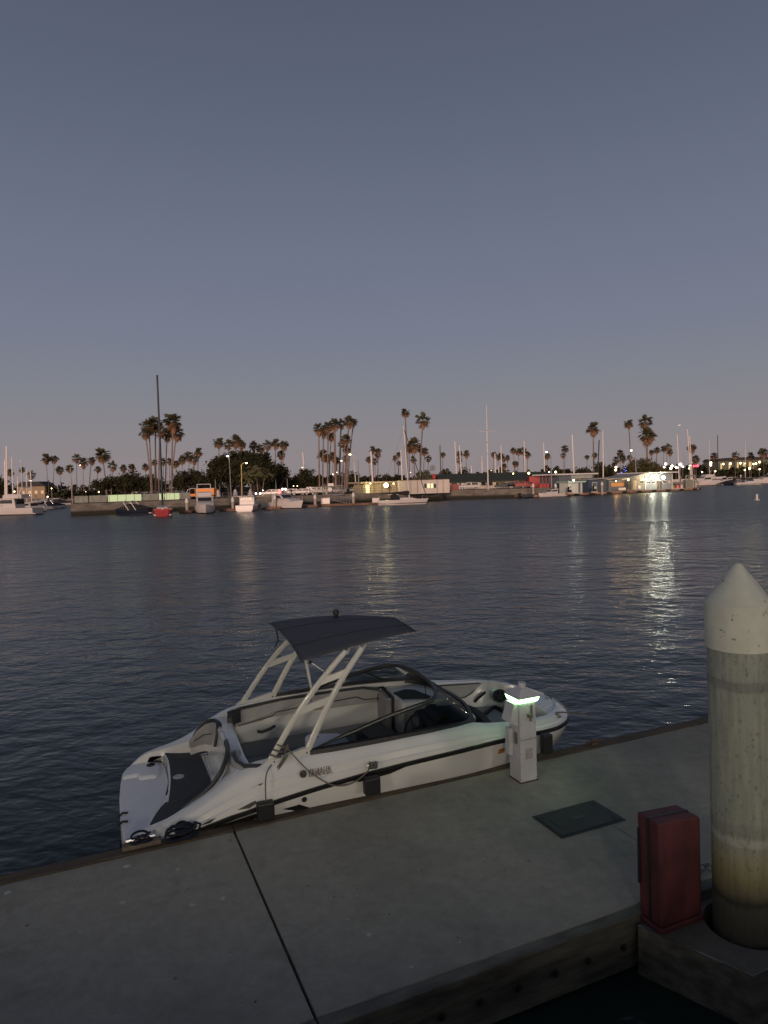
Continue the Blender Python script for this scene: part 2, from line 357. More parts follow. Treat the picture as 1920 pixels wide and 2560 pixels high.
# concrete pile with a pointed cap
pile = thing('pile', 'large pale round concrete pile with white conical cap at the right edge', 'pile', DO + D * 6.12 + N * -3.70 + Vector((.036, 0, -2)), 0)
pile.rotation_euler = (0, -.0155, 0)
M = bpy.data.materials.new('stained_pile_concrete'); M.use_nodes = True; n = M.node_tree.nodes; l = M.node_tree.links; b = n['Principled BSDF']
tc = n.new('ShaderNodeTexCoord'); sp = n.new('ShaderNodeSeparateXYZ'); l.new(tc.outputs['Object'], sp.inputs[0])
rp = n.new('ShaderNodeValToRGB'); mr = n.new('ShaderNodeMapRange'); mr.inputs[1].default_value = 2.0; mr.inputs[2].default_value = 5.6; l.new(sp.outputs['Z'], mr.inputs[0])
wv = n.new('ShaderNodeTexNoise'); wv.inputs['Scale'].default_value = 6; wv.inputs['Detail'].default_value = 6; l.new(tc.outputs['Object'], wv.inputs[0])
ad = n.new('ShaderNodeMath'); ad.operation = 'MULTIPLY_ADD'; ad.inputs[1].default_value = .015; l.new(wv.outputs[0], ad.inputs[0]); l.new(mr.outputs[0], ad.inputs[2]); l.new(ad.outputs[0], rp.inputs[0])
pile_bands = [(0, (.035, .035, .028)), (.20, (.05, .05, .038)), (.215, (.02, .02, .015)), (.235, (.10, .09, .05)), (.28, (.17, .155, .075)), (.32, (.20, .20, .13)), (.352, (.20, .20, .16)),
              (.358, (.27, .275, .24)), (.368, (.27, .275, .24)), (.378, (.17, .18, .15)), (.40, (.18, .19, .16)), (.408, (.21, .225, .185)), (.72, (.225, .24, .205)), (.725, (.155, .165, .148)), (.742, (.155, .165, .148)), (.747, (.22, .235, .205)), (1, (.24, .25, .22))]
while len(rp.color_ramp.elements) < len(pile_bands): rp.color_ramp.elements.new(.5)
for e, (p, c) in zip(rp.color_ramp.elements, pile_bands): e.position = p; e.color = (*c, 1)
st = n.new('ShaderNodeTexNoise'); mpp = n.new('ShaderNodeMapping'); mpp.inputs['Scale'].default_value = (5, 5, .45); l.new(tc.outputs['Object'], mpp.inputs[0]); l.new(mpp.outputs[0], st.inputs[0]); st.inputs['Detail'].default_value = 5
mx = n.new('ShaderNodeMix'); mx.data_type = 'RGBA'; mx.blend_type = 'OVERLAY'; mx.inputs[0].default_value = .42; l.new(rp.outputs[0], mx.inputs[6]); l.new(st.outputs[0], mx.inputs[7])
fl = n.new('ShaderNodeTexNoise'); fl.inputs['Scale'].default_value = 26; fl.inputs['Detail'].default_value = 6; fl.inputs['Roughness'].default_value = .75; mp3 = n.new('ShaderNodeMapping'); mp3.inputs['Scale'].default_value = (1, 1, .6); l.new(tc.outputs['Object'], mp3.inputs[0]); l.new(mp3.outputs[0], fl.inputs[0])
fr = n.new('ShaderNodeValToRGB'); fr.color_ramp.elements[0].position = .54; fr.color_ramp.elements[1].position = .64; l.new(fl.outputs[0], fr.inputs[0])
bl = n.new('ShaderNodeTexNoise'); bl.inputs['Scale'].default_value = 3; l.new(tc.outputs['Object'], bl.inputs[0])
m1 = n.new('ShaderNodeMath'); m1.operation = 'MULTIPLY'; l.new(fr.outputs[0], m1.inputs[0]); l.new(bl.outputs[0], m1.inputs[1])
m2 = n.new('ShaderNodeMath'); m2.operation = 'MULTIPLY'; m2.inputs[1].default_value = 1.3; m2.use_clamp = True; l.new(m1.outputs[0], m2.inputs[0])
mx2 = n.new('ShaderNodeMix'); mx2.data_type = 'RGBA'; l.new(m2.outputs[0], mx2.inputs[0]); l.new(mx.outputs[2], mx2.inputs[6]); mx2.inputs[7].default_value = (.07, .075, .05, 1)
l.new(mx2.outputs[2], b.inputs['Base Color']); b.inputs['Roughness'].default_value = .85
bp = n.new('ShaderNodeBump'); bp.inputs['Strength'].default_value = .3; bp.inputs['Distance'].default_value = .01; l.new(fl.outputs[0], bp.inputs['Height']); l.new(bp.outputs[0], b.inputs['Normal'])
PILEM = M
PR = .258
MB().lathe([(PR, -2), (PR, 4.96), (PR - .01, 4.98)], n=48).build('shaft', PILEM, pile, smooth=True)
CAPM = mat('chipped_white_cap', (.49, .50, .44), .6, var=.12, scale=5)
# chips in the cap paint
n = CAPM.node_tree.nodes; l = CAPM.node_tree.links; b = n['Principled BSDF']
tc = n.new('ShaderNodeTexCoord'); t = n.new('ShaderNodeTexNoise'); t.inputs['Scale'].default_value = 11; t.inputs['Detail'].default_value = 8; t.inputs['Roughness'].default_value = .8; l.new(tc.outputs['Object'], t.inputs[0])
r = n.new('ShaderNodeValToRGB'); r.color_ramp.elements[0].position = .612; r.color_ramp.elements[1].position = .622; l.new(t.outputs[0], r.inputs[0])
src = b.inputs['Base Color'].links[0].from_socket; mx = n.new('ShaderNodeMix'); mx.data_type = 'RGBA'; l.new(r.outputs[0], mx.inputs[0]); l.new(src, mx.inputs[6]); mx.inputs[7].default_value = (.10, .10, .055, 1); l.new(mx.outputs[2], b.inputs['Base Color'])
MB().lathe([(PR + .001, 4.90), (PR + .012, 4.90), (PR + .012, 5.285), (.045, 5.595), (.028, 5.618), (.001, 5.626)], n=48).build('cap', CAPM, pile, smooth=True, ang=18)

# red hose box on the guide
red = mat('faded_red_fibreglass', (.080, .017, .022), .65, var=.6, scale=5, stretch=(1, 1, .5))
rb = thing('fire_hose_box', 'tall faded red box with dark strap on the pile guide beside the pile', 'box', DO + D * 5.33 + N * -3.50 + Vector((0, 0, gz)), DANG)
MB().prism([(.0, -.005), (.515, -.005), (.515, .262), (.0, .262)], 0, .055).build('base_flange', red, rb, bevel=.012)
body = MB().side([(.02, .06), (.50, .06), (.485, .925), (.465, .95), (.0, .985)], .005, .255)
body.build('body', red, rb, bevel=.012)
stp = MB(); stp.add([(.019 - .004, .115, .06), (.019 - .004, .140, .06), (-.006, .140, .989), (-.006, .115, .989)], [(0, 1, 2, 3)]); stp.add([(-.006, .115, .989), (-.006, .14, .989), (.46, .14, .957), (.46, .115, .957)], [(0, 1, 2, 3)])
so_ = stp.build('strap', BLACK, rb); so_.modifiers.new('t', 'SOLIDIFY').thickness = .006
MB().box(-.006, .006, .225, .25, .35, .85).build('hinge', BLACK, rb)
# wet concrete chain between box and pile
ch = thing('chain', 'heap of rusty mooring chain lying between the red box and the pile', 'chain', DO + D * 6.1 + N * -3.05 + Vector((0, 0, DZ + .0)), DANG)
cm = MB()
for k in range(16):
    a = -.35 + k * .045; t_ = [(a + .035 * math.cos(q), -.02 + .02 * math.sin(q) + .012 * (k % 2), .03 + .02 * (k % 3) + (.02 * math.sin(q) if k % 2 else 0)) for q in [i * math.pi / 4 for i in range(8)]]
    cm.tube(t_, .008, 6, closed=True)
cm.build('links', mat('galvanised_chain', (.22, .22, .23), .5, metal=.8, var=.3, scale=40), ch)

# dock cleats with blue rope by the stern
BLUE = mat('blue_rope', (.007, .012, .030), .8, bump=.8, bscale=150)
def coil(o, name, c, r, turns, rr, mt, h=.02, sq=.7):
    pts = []
    for i in range(turns * 14):
        q = 2 * math.pi * i / 14; rad = r * (1 - .25 * math.sin(q * .37 + 1)) * (.65 + .35 * math.sin(i * .11)); pts.append((c[0] + rad * math.cos(q), c[1] + rad * sq * math.sin(q), c[2] + rr + h * i / 14 + .012 * math.sin(q * 1.7)))
    return MB().tube(pts, rr, 6).build(name, mt, o, smooth=True)
cl = thing('dock_cleat', 'timber dock cleat wrapped in dark blue rope beside the boat stern', 'cleat', DO + D * 1.5 + N * -.06 + Vector((0, 0, DZ + .015)), DANG)
MB().box(-.34, .06, -.05, .05, 0, .05).build('base', mat('bare_timber', (.16, .13, .10), .8, var=.3, scale=20), cl, bevel=.01)
MB().tube([(-.3, 0, .09), (-.15, 0, .10), (.0, 0, .09)], .022, 8).build('horn', ALU, cl)
coil(cl, 'rope_turns', (-.14, 0, .03), .10, 5, .013, BLUE)
rc = thing('rope_coil', 'heap of dark blue mooring rope piled on the dock edge near the stern', 'rope', DO + D * 1.78 + N * -.09 + Vector((0, 0, DZ + .015)), DANG)
coil(rc, 'rope_loops', (0, 0, 0), .16, 8, .014, BLUE)
MB().tube([(.1, .05, .06), (.16, .1, .10), (.22, .12, .06), (.2, .08, .02)], .014, 6).build('rope_tail', BLUE, rc, smooth=True)
ec = thing('dock_cleat', 'low galvanised dock cleat on the timber edge beyond the power pedestal', 'cleat', DO + D * 7.55 + N * -.10 + Vector((0, 0, DZ + .015)), DANG)
MB().tube([(-.14, 0, .06), (-.05, 0, .07), (.05, 0, .07), (.14, 0, .06)], .016, 8).build('horn', mat('rusty_steel', (.09, .06, .045), .7, var=.4, scale=60), ec)
MB().box(-.06, .06, -.035, .035, 0, .055).build('base', mat('rusty_steel', (.09, .06, .045), .7, var=.4, scale=60), ec, bevel=.01)

# power pedestal
PW = mat('pedestal_white', (.50, .50, .52), .5, var=.12, scale=5)
GR = mat('pedestal_grey', (.14, .145, .15), .5)
ped = thing('power_pedestal', 'white dockside power pedestal with glowing green-white lamp band under its cap', 'power pedestal', DO + D * 6.03 + N * -.515 + Vector((0, 0, DZ)), DANG)
w_ = .125
MB().prism([(-w_, -w_), (w_, -w_), (w_, w_), (-w_, w_)], .012, 1.052, [(-w_ + .002, -w_ + .002), (w_ - .002, -w_ + .002), (w_ - .002, w_ - .002), (-w_ + .002, w_ - .002)]).build('column', PW, ped, bevel=.006)
MB().box(-w_ - .01, w_ + .01, -w_ - .01, w_ + .01, 0, .012).build('foot_plate', mat('rusty_steel', (.09, .06, .045), .7, var=.4, scale=60), ped)
MB().prism([(-.140, -.140), (.140, -.140), (.140, .140), (-.140, .140)], 1.042, 1.098, [(-.158, -.158), (.158, -.158), (.158, .158), (-.158, .158)]).build('lamp_band', emit('green_white_lamp', (.45, 1.0, .42), 10), ped)
MB().prism([(-.168, -.168), (.168, -.168), (.168, .168), (-.168, .168)], 1.100, 1.108).prism([(-.168, -.168), (.168, -.168), (.168, .168), (-.168, .168)], 1.1083, 1.205, [(-.055, -.055), (.055, -.055), (.055, .055), (-.055, .055)]).build('cap', PW, ped, bevel=.005)
MB().lathe([(.052, 1.19), (.052, 1.262), (.046, 1.27), (.001, 1.272)], n=24).build('cap_knob', PW, ped, smooth=True)
# socket hood on the boat-stern face
MB().side([(-w_ - .13, .80), (-w_ - .004, .74), (-w_ - .004, 1.03), (-w_ - .06, 1.03)], -.09, .10).build('socket_hood', PW, ped, bevel=.004)
MB().box(-w_ - .02, -w_ - .003, -.035, -.01, 1.035, 1.05).build('switch', mat('switch_white', (.8, .8, .8), .4), ped)
MB().box(-w_ - .07, -w_ - .003, .02, .115, .33, .68).build('meter_box', PW, ped, bevel=.005)
MB().box(-w_ - .006, -w_ - .0005, -.06, -.0, .49, .64).build('meter_window', GR, ped)
MB().box(.035, .07, -w_ - .004, -w_ - .0005, .82, 1.0).build('slot', GR, ped)
fa = MB().tube([(-.0, -w_ + .01, .86), (.0, -w_ - .05, .86), (.0, -w_ - .06, .81)], .014, 8); fa.lathe([(.03, -.012), (.03, .012)], (0, -w_ - .03, .885), 10)
fa.build('faucet', mat('tarnished_brass', (.16, .15, .12), .5, metal=.6), ped)
MB().box(-.05, .06, -w_ - .003, -w_ - .0005, .30, .44).build('faded_notice', mat('faded_label', (.38, .35, .35), .7, var=.3, scale=30), ped)
MB().box(-w_ + .01, w_ - .01, -w_ - .0035, -w_ - .0006, .555, .562).build('seam', GR, ped)
for zz in (.05, .22, .38, .55, .58, .76, 1.0):
    MB().box(-w_ + .008, -w_ + .016, -w_ - .004, -w_ - .0005, zz, zz + .008).build('screw', BLACK, ped); MB().box(w_ - .016, w_ - .008, -w_ - .004, -w_ - .0005, zz - .01, zz - .002).build('screw', BLACK, ped)

# lamps on the pier behind the camera, seen only as warm light and glints on the hull
for i_, lx in enumerate((-9.0, 1.5, 12.0)):
    lp = thing('pier_lamp', ('left', 'middle', 'right')[i_] + ' warm globe lamp on the pier behind the camera', 'lamp', (lx, -7.5, 2.9), 0, 'globe lamps on the pier')
    MB().tube([(0, 0, 0), (0, 0, 2.1)], .05, 10).build('pole', FRAME, lp)
    MB().lathe([(.001, 2.1), (.13, 2.15), (.18, 2.28), (.13, 2.41), (.001, 2.46)], n=16).build('globe', emit('warm_globe', (1, .72, .42), 14), lp, smooth=True)
    pl_ = bpy.data.lights.new('globe_light', 'POINT'); pl_.energy = 1160; pl_.color = (1, .89, .73); pl_.shadow_soft_size = .5
    po = bpy.data.objects.new('globe_light', pl_); COL.objects.link(po); po.parent = lp; po.location = (0, 0.6, 2.05)
# ================================================================ THE WHITE MOTORBOAT
BH = DANG - .0552; HEEL = R_(2.4)
BO = DO + D * 1.26 + N * 1.317
boat = thing('motorboat', 'white open bowrider motorboat with swept tower and charcoal canopy tied along the dock', 'motorboat')
boat.matrix_world = Matrix.Translation(BO) @ Matrix.Rotation(BH, 4, 'Z') @ Matrix.Rotation(HEEL, 4, 'X')
#      x     yr    zr    yt    zt    yi    zi
ST = [(0.00, 1.08, .32, 1.03, .40, .98, .41), (.10, 1.13, .37, 1.07, .48, 1.0, .49), (.22, 1.17, .42, 1.09, .58, 1.01, .60), (.46, 1.21, .49, 1.10, .645, 1.0, .645), (.62, 1.225, .53, 1.10, .68, .93, .685), (.75, 1.24, .56, 1.09, .725, .88, .73),
      (.95, 1.25, .61, 1.08, .82, .83, .81), (1.15, 1.26, .66, 1.10, .95, .85, .97), (1.35, 1.27, .69, 1.11, 1.05, .90, 1.08), (1.6, 1.28, .75, 1.12, 1.11, .95, 1.14),
      (1.9, 1.28, .79, 1.12, 1.14, .97, 1.165), (2.2, 1.28, .83, 1.13, 1.155, .99, 1.18), (2.8, 1.28, .89, 1.13, 1.165, 1.0, 1.19), (3.4, 1.28, .93, 1.13, 1.17, 1.0, 1.19),
      (4.0, 1.27, .955, 1.11, 1.165, .97, 1.18), (4.4, 1.24, .965, 1.08, 1.15, .93, 1.16), (4.7, 1.21, .965, 1.05, 1.09, .90, 1.09), (5.0, 1.17, .955, 1.01, 1.06, .89, 1.06),
      (5.5, 1.07, .92, .95, 1.03, .85, 1.03), (5.8, .97, .89, .87, 1.01, .78, 1.01), (6.05, .82, .88, .73, .98, .62, .98), (6.2, .65, .875, .56, .965, .45, .965),
      (6.32, .44, .87, .36, .955, .26, .955), (6.38, .22, .87, .17, .95, .12, .95), (6.41, 0, .87, 0, .95, 0, .95)]
def sh(x):   # top points stand a little aft of the rail at the bow
    return x - (.10 if x > 6.0 else (.10 * max(0, x - 5.5) / .5))
def lerp_st(x):
    for a, b in zip(ST, ST[1:]):
        if a[0] <= x <= b[0]:
            t = (x - a[0]) / (b[0] - a[0]); return [a[i] + (b[i] - a[i]) * t for i in range(7)]
    return list(ST[-1])
dense = []
xs = [0, .06, .12, .18, .25] + [.25 + .07 * i for i in range(1, 19)] + [1.58 + .12 * i for i in range(1, 34)] + [5.6, 5.7, 5.8, 5.9, 6.0, 6.08, 6.15, 6.2, 6.26, 6.32, 6.35, 6.38, 6.395, 6.41]
xs = sorted(set(round(x, 3) for x in xs if x <= 6.41))
def smooth_st(x):
    acc = [0] * 7; wt = 0
    for dx, w in ((-.10, 1), (-.05, 2), (0, 3), (.05, 2), (.10, 1)):
        q = lerp_st(min(6.41, max(0, x + (dx if .1 < x < 6.0 else dx * .15)))); wt += w
        for i in range(7): acc[i] += q[i] * w
    r = [a / wt for a in acc]; r[0] = x
    if x >= 6.409: r = list(ST[-1])
    return r
DS = [smooth_st(x) for x in xs]
def flank(st, sy):
    x, yr, zr, yt, zt, yi, zi = st; X = sh(x)
    # rail -> two soft creases -> shoulder -> inner lip
    P = [(x, yr, zr + .002)]
    for t, o in ((.28, .030), (.33, .010), (.60, .030), (.66, .008), (.88, .014)):
        P.append((x + (X - x) * t, yr + (yt - yr) * t + o * min(1, yr * 2), zr + (zt - zr) * t))
    P += [(X, yt, zt), (X, (yt + yi) / 2, (zt + zi) / 2 + .012 * min(1, yt * 2)), (X, yi, zi)]
    return [(a, sy * b_, c) for a, b_, c in P]
rings = [flank(s, -1) for s in DS] + [flank(s, 1) for s in DS[::-1]][1:]
MB().loft(rings).build('deck_side', WHITE, boat, smooth=True)
def hullring(st, sy):
    x, yr, zr = st[:3]; k = max(0, min(1, (x - 4.2) / 2.2))
    ch = max(0.0, yr - .16 - .30 * k * k * 1.6) if yr > .2 else yr * .5
    return [(x, sy * yr, zr), (x - .01, sy * (yr - .015 if yr > .02 else 0), zr - .10), (x - .10 * k, sy * max(0, yr - .07), zr - .32), (x - .45 * k, sy * ch, .08 + .22 * k), (x - .55 * k, sy * ch * .9, .02 + .2 * k), (x - .9 * k, 0, -.32 + .35 * k)]
HR = [hullring(s, -1) for s in DS] + [hullring(s, 1) for s in DS[::-1]][1:]
hb = MB().loft(HR)
hb.add(HR[0] + HR[-1][::-1][1:], [tuple(range(11))])
hb.build('hull', WHITE, boat, smooth=True)
# black rub rail / stripe
rr = []
for s_, sy in [(s, -1) for s in DS] + [(s, 1) for s in DS[::-1]][1:]:
    x, yr, zr = s_[:3]; hw = .022 if x > .3 else .014; o = .018
    nx = max(0, min(1, (x - 5.9) / .5)); yo = o * (1 - nx * .6); xo = o * nx
    rr.append([(x + xo, sy * (yr + yo * (yr > .01)), zr + .014), (x + xo, sy * (yr + yo * (yr > .01)), zr - hw * 1.7), (x - .02 * nx, sy * max(0, yr - .03), zr - hw * 1.9), (x - .02 * nx, sy * max(0, yr - .03), zr + .02)])
MB().loft(rr, closed=True, caps=True).build('rub_rail', BSTR, boat)
# dark graphics on the near flank, near the stern
def flk(x, t, o=.004, sy=-1):
    s = smooth_st(x); return (x, sy * (s[1] + (s[3] - s[1]) * t + .022 + o), s[2] + (s[4] - s[2]) * t)
def hul(x, dz, o=.004, sy=-1):
    s = smooth_st(x); return (x, sy * (s[1] - .015 - (dz - .10) * .25 + o), s[2] - dz)
MB().add([hul(.92, .02, .03), hul(1.45, .05, .03), hul(1.45, .13, .012), hul(1.15, .13, .012)], [(0, 1, 2, 3)]).build('side_graphic', BLACK, boat)
MB().add([hul(1.75, .14, .008), hul(1.95, .15, .008), hul(2.08, .24, .008), hul(1.98, .26, .008)], [(0, 1, 2, 3)]).build('side_graphic', BLACK, boat)
MB().add([hul(2.6, .02, .03), hul(3.3, .03, .03), hul(3.1, .085, .012), hul(2.7, .085, .012)], [(0, 1, 2, 3)]).build('side_graphic', BLACK, boat)
MB().add([flk(1.22, .18), flk(1.44, .26), flk(1.44, .16), flk(1.36, .10)], [(0, 1, 2, 3)]).build('side_graphic', BLACK, boat)
MB().add([flk(.80, .22), flk(.90, .32), flk(1.0, .26), flk(.92, .14)], [(0, 1, 2, 3)]).build('side_graphic', BLACK, boat)
for i_ in range(1):
    s = smooth_st(2.01)
    MB().lathe([(.001, .03), (.030, .03), (.030, .0)], (2.01, -(s[1] + .0), s[2] - .10), 20, 'Y').build('exhaust_port', BLACK, boat)
# flank letters and round emblem
def text_mesh(body, size, name, mt, loc, rot, parent, ext=.004, sx=1.0, bold=.0):
    cu = bpy.data.curves.new(name + '_curve', 'FONT'); cu.body = body; cu.size = size; cu.extrude = ext; cu.offset = bold; cu.align_x = 'LEFT'
    to = bpy.data.objects.new(name + '_tmp', cu); COL.objects.link(to)
    dg = bpy.context.evaluated_depsgraph_get(); me = bpy.data.meshes.new_from_object(to.evaluated_get(dg)); bpy.data.objects.remove(to)
    me.materials.clear(); me.materials.append(mt)
    o = bpy.data.objects.new(name, me); COL.objects.link(o); o.location = loc; o.rotation_euler = rot; o.scale = (sx, 1, 1)
    if parent: o.parent = parent
    return o
p0 = flk(2.07, .56, .006); p1 = flk(2.35, .56, .006)
tilt = math.atan2((smooth_st(2.2)[1] - smooth_st(2.2)[3]), (smooth_st(2.2)[4] - smooth_st(2.2)[2]))
rz_ = math.atan2(p1[1] - p0[1], p1[0] - p0[0])
text_mesh('YAMAHA', .118, 'lettering', mat('chrome_letter', (.25, .25, .25), .15, metal=.9), (p0[0], p0[1] - .030, p0[2] - .040), (R_(90) - tilt, 0, rz_), boat, .005, .60, .004)
em = MB().lathe([(.001, -.006), (.043, -.006), (.043, .004)], (0, 0, 0), 28, 'Y')
eo = em.build('emblem', BLACK, boat); eo.location = (p0[0] - .06, p0[1] - .022, p0[2] + .005); eo.rotation_euler = (-tilt, 0, rz_)
ring = MB().tube([(.040 * math.cos(q), -.008, .040 * math.sin(q)) for q in [2 * math.pi * i / 24 for i in range(24)]], .0035, 6, closed=True)
for a in (90, 210, 330):                    # three crossing forks
    a = R_(a); dx, dz = math.cos(a), math.sin(a)
    ring.tube([(-dx * .012, -.009, -dz * .012), (dx * .018, -.008, dz * .018)], .003, 5)
    for s_ in (-1, 1): ring.tube([(dx * .016 - dz * .007 * s_, -.008, dz * .016 + dx * .007 * s_), (dx * .036 - dz * .007 * s_, -.008, dz * .036 + dx * .007 * s_)], .0026, 5)
ro = ring.build('emblem_mark', mat('chrome_letter', (.6, .6, .6), .2), eo)
# registration sticker at the bow
s = smooth_st(4.72)
st_ = MB().add([hul(4.70, .13, .006), hul(4.79, .13, .006), hul(4.79, .20, .006), hul(4.70, .20, .006)], [(0, 1, 2, 3)]).build('sticker', mat('orange_sticker', (.45, .16, .03), .6), boat)
q_ = hul(4.81, .20, .008)
text_mesh('P', .085, 'lettering', BLACK, (q_[0], q_[1], q_[2]), (R_(90) + .25, 0, R_(6)), boat, .002)
MB().add([flk(1.40, .64), flk(1.54, .66), flk(1.54, .59), flk(1.40, .56)], [(0, 1, 2, 3)]).build('caution_label', mat('label_grey', (.50, .49, .47), .5), boat)
MB().add([flk(1.48, .640, .006), flk(1.53, .645, .006), flk(1.52, .61, .006), flk(1.49, .605, .006)], [(0, 1, 2, 3)]).build('caution_mark', BLACK, boat)

def cr_path(P, n=6, closed=False):
    P = [Vector(p) for p in P]; out = []; N_ = len(P)
    for i in range(N_ - 1):
        a = P[max(i - 1, 0)]; b_ = P[i]; c = P[i + 1]; d = P[min(i + 2, N_ - 1)]
        for k in range(n):
            t = k / n; out.append(.5 * ((2 * b_) + (c - a) * t + (2 * a - 5 * b_ + 4 * c - d) * t * t + (3 * b_ - a - 3 * c + d) * t ** 3))
    out.append(P[-1]); return out
# --- inner liner, cockpit and bow well in one moulding
LX = [x for x in xs if 1.5 <= x <= 4.62]
def lin(st, floor, inset):
    x, yi, zi = sh(st[0]), st[5], st[6]
    return [(x, -yi, zi), (x, -yi + .02, zi - .05), (x, -max(0, yi - inset * .6), floor + .30), (x, -max(0, yi - inset), floor), (x, 0, floor), (x, max(0, yi - inset), floor), (x, max(0, yi - inset * .6), floor + .30), (x, yi - .02, zi - .05), (x, yi, zi)]
lm = MB().loft([lin(s, .30, .12) for s in DS if 1.42 <= s[0] <= 4.62])
lm.loft([lin(s, .48, .16) for s in DS if 4.60 <= s[0] <= 6.38])
for sy in (-1, 1): lm.loft([[(sh(s[0]), sy * s[5], s[6]), (sh(s[0]), sy * (s[5] - .012), s[6] - .04), (sh(s[0]), sy * (s[5] - .03), .42 if s[0] < .3 else .57)] for s in DS if .0 <= s[0] <= 1.46])
lm.build('liner', WHITE, boat, smooth=True)
MB().prism([(1.6, -.80), (4.5, -.80), (4.5, .80), (1.6, .80)], .304, .312).build('cockpit_mat', FLOORM, boat)
# bow: foredeck with stepped locker
fd = []
for s in DS:
    if s[0] >= 5.95: fd.append((sh(s[0]) , s[5], s[6] - .003))
poly = [(x, -y) for x, y, z in fd] + [(x, y) for x, y, z in fd[::-1]][1:]
fz = .955
MB().prism(poly, fz - .25, fz - .012).build('foredeck', WHITE, boat, bevel=.02)
MB().prism([(5.95, -.40), (6.12, -.34), (6.18, 0), (6.12, .34), (5.95, .40)], fz - .011, fz - .004).build('anchor_locker_lid', WHITE, boat, bevel=.002)
nl = MB().lathe([(.032, 0), (.034, .012), (.02, .03), (.001, .034)], (6.22, -.06, fz - .01), 14)
nl.build('bow_light', CHROME, boat, smooth=True)
for sy in (-1, 1):
    c_ = (5.93, sy * .74, .945)
    MB().tube([(c_[0] - .07, c_[1] + sy * .03, c_[2] + .03), (c_[0] - .02, c_[1] + sy * .01, c_[2] + .04), (c_[0] + .02, c_[1] - sy * .01, c_[2] + .04), (c_[0] + .07, c_[1] - sy * .03, c_[2] + .03)], .009, 8).tube([(c_[0], c_[1], c_[2] - .01), (c_[0], c_[1], c_[2] + .035)], .012, 8).build('cleat', CHROME, boat, smooth=True)
# bow cushions, U shape, with an open floor locker
bs = MB()
for sy in (-1, 1):
    pl = [(4.78, sy * .80), (5.3, sy * .76), (5.85, sy * .56), (5.85, sy * .12), (5.62, sy * .20), (4.78, sy * .34)]
    if sy < 0: pl = pl[::-1]
    MB().prism(pl, .50, .66).build('bow_seat', SEAT, boat, bevel=.03)
lk = MB()
for a in ([(5.16, -.22), (5.70, -.13), (5.70, -.08), (5.16, -.16)], [(5.66, -.10), (5.72, -.10), (5.66, .56), (5.60, .56)], [(5.14, .22), (5.60, .56), (5.60, .50), (5.18, .17)], [(5.10, -.20), (5.16, -.20), (5.18, .22), (5.12, .22)]):
    lk.prism(a, .662, .70)
lk.build('hatch_seal', BLACK, boat)
MB().prism([(5.16, -.17), (5.66, -.10), (5.60, .50), (5.18, .18)], .655, .668).build('locker_well', mat('locker_grey', (.30, .30, .29), .6), boat)
# bow side pads
def sidepad(name, pts, thick, m_, par=boat):
    """pts: outline as (x, z); pad sits on the far inner side, pushed inward"""
    mb = MB(); outer_ = []; 
    for x, z in pts:
        s = smooth_st(x); y = s[5] - .012 - (s[6] - z) * .10; outer_.append((sh(x), y, z))
    inner = [(x, y - thick, z) for x, y, z in outer_]
    n_ = len(pts); mb.add(outer_ + inner, [tuple(range(n_)), tuple(range(n_, 2 * n_))[::-1]] + [(i, n_ + i, n_ + (i + 1) % n_, (i + 1) % n_) for i in range(n_)])
    return mb.build(name, m_, par, bevel=.012), inner
for nm, pts in (('bow_backrest', [(4.72, .80), (5.0, .79), (5.08, .82), (5.20, .82), (5.33, .88), (5.50, 1.02), (5.2, 1.035), (4.74, 1.06)]),):
    pad, inn = sidepad(nm, pts, .07, VINYL)
    MB().tube([(x, y - .004, z) for x, y, z in inn], .010, 6, closed=True).build('piping', VDARK, pad)
    MB().tube([(x, smooth_st(x)[5] - .10, z) for x, z in ((4.72, .92), (4.98, .915), (5.03, .88), (5.06, .82))], .007, 6).build('piping', VDARK, pad)
MB().tube([(5.36, .72, .74), (5.40, .69, .80), (5.48, .68, .86), (5.54, .70, .88)], .022, 8).build('grab_handle', BLACK, boat, smooth=True)
sp_ = thing('dummy', None, None) if False else None
spk = MB().lathe([(.001, -.012), (.105, -.012), (.112, -.004), (.112, .012)], (0, 0, 0), 32, 'Y')
so = spk.build('speaker', BLACK, boat); so.location = (5.75, .585, .83); so.rotation_euler = (0, 0, R_(-22))
sg = MB().tube([(.10 * math.cos(q), -.016, .10 * math.sin(q)) for q in [2 * math.pi * i / 28 for i in range(28)]], .005, 5, closed=True).tube([(.028 * math.cos(q), -.018, .028 * math.sin(q)) for q in [2 * math.pi * i / 16 for i in range(16)]], .006, 5, closed=True)
for k in range(5):
    q = 2 * math.pi * k / 5 + .3; sg.tube([(.03 * math.cos(q), -.018, .03 * math.sin(q)), (.098 * math.cos(q), -.016, .098 * math.sin(q))], .006, 5)
sg.build('grille', mat('speaker_grille', (.09, .09, .09), .4), so)
# dark cushions forming the forward faces of the consoles, seen over the windshield base
for sy in (-1, 1):
    y0_, y1_ = (.16, .86)
    pth = [(4.70, sy * y0_), (4.80, sy * (y0_ + .2)), (4.84, sy * (y0_ + .45)), (4.82, sy * y1_)]
    MB().wall(pth, .62, [1.08, 1.07, 1.03, .98], .10 * (1 if sy > 0 else -1)).build('bow_backrest', VDARK, boat, smooth=True)
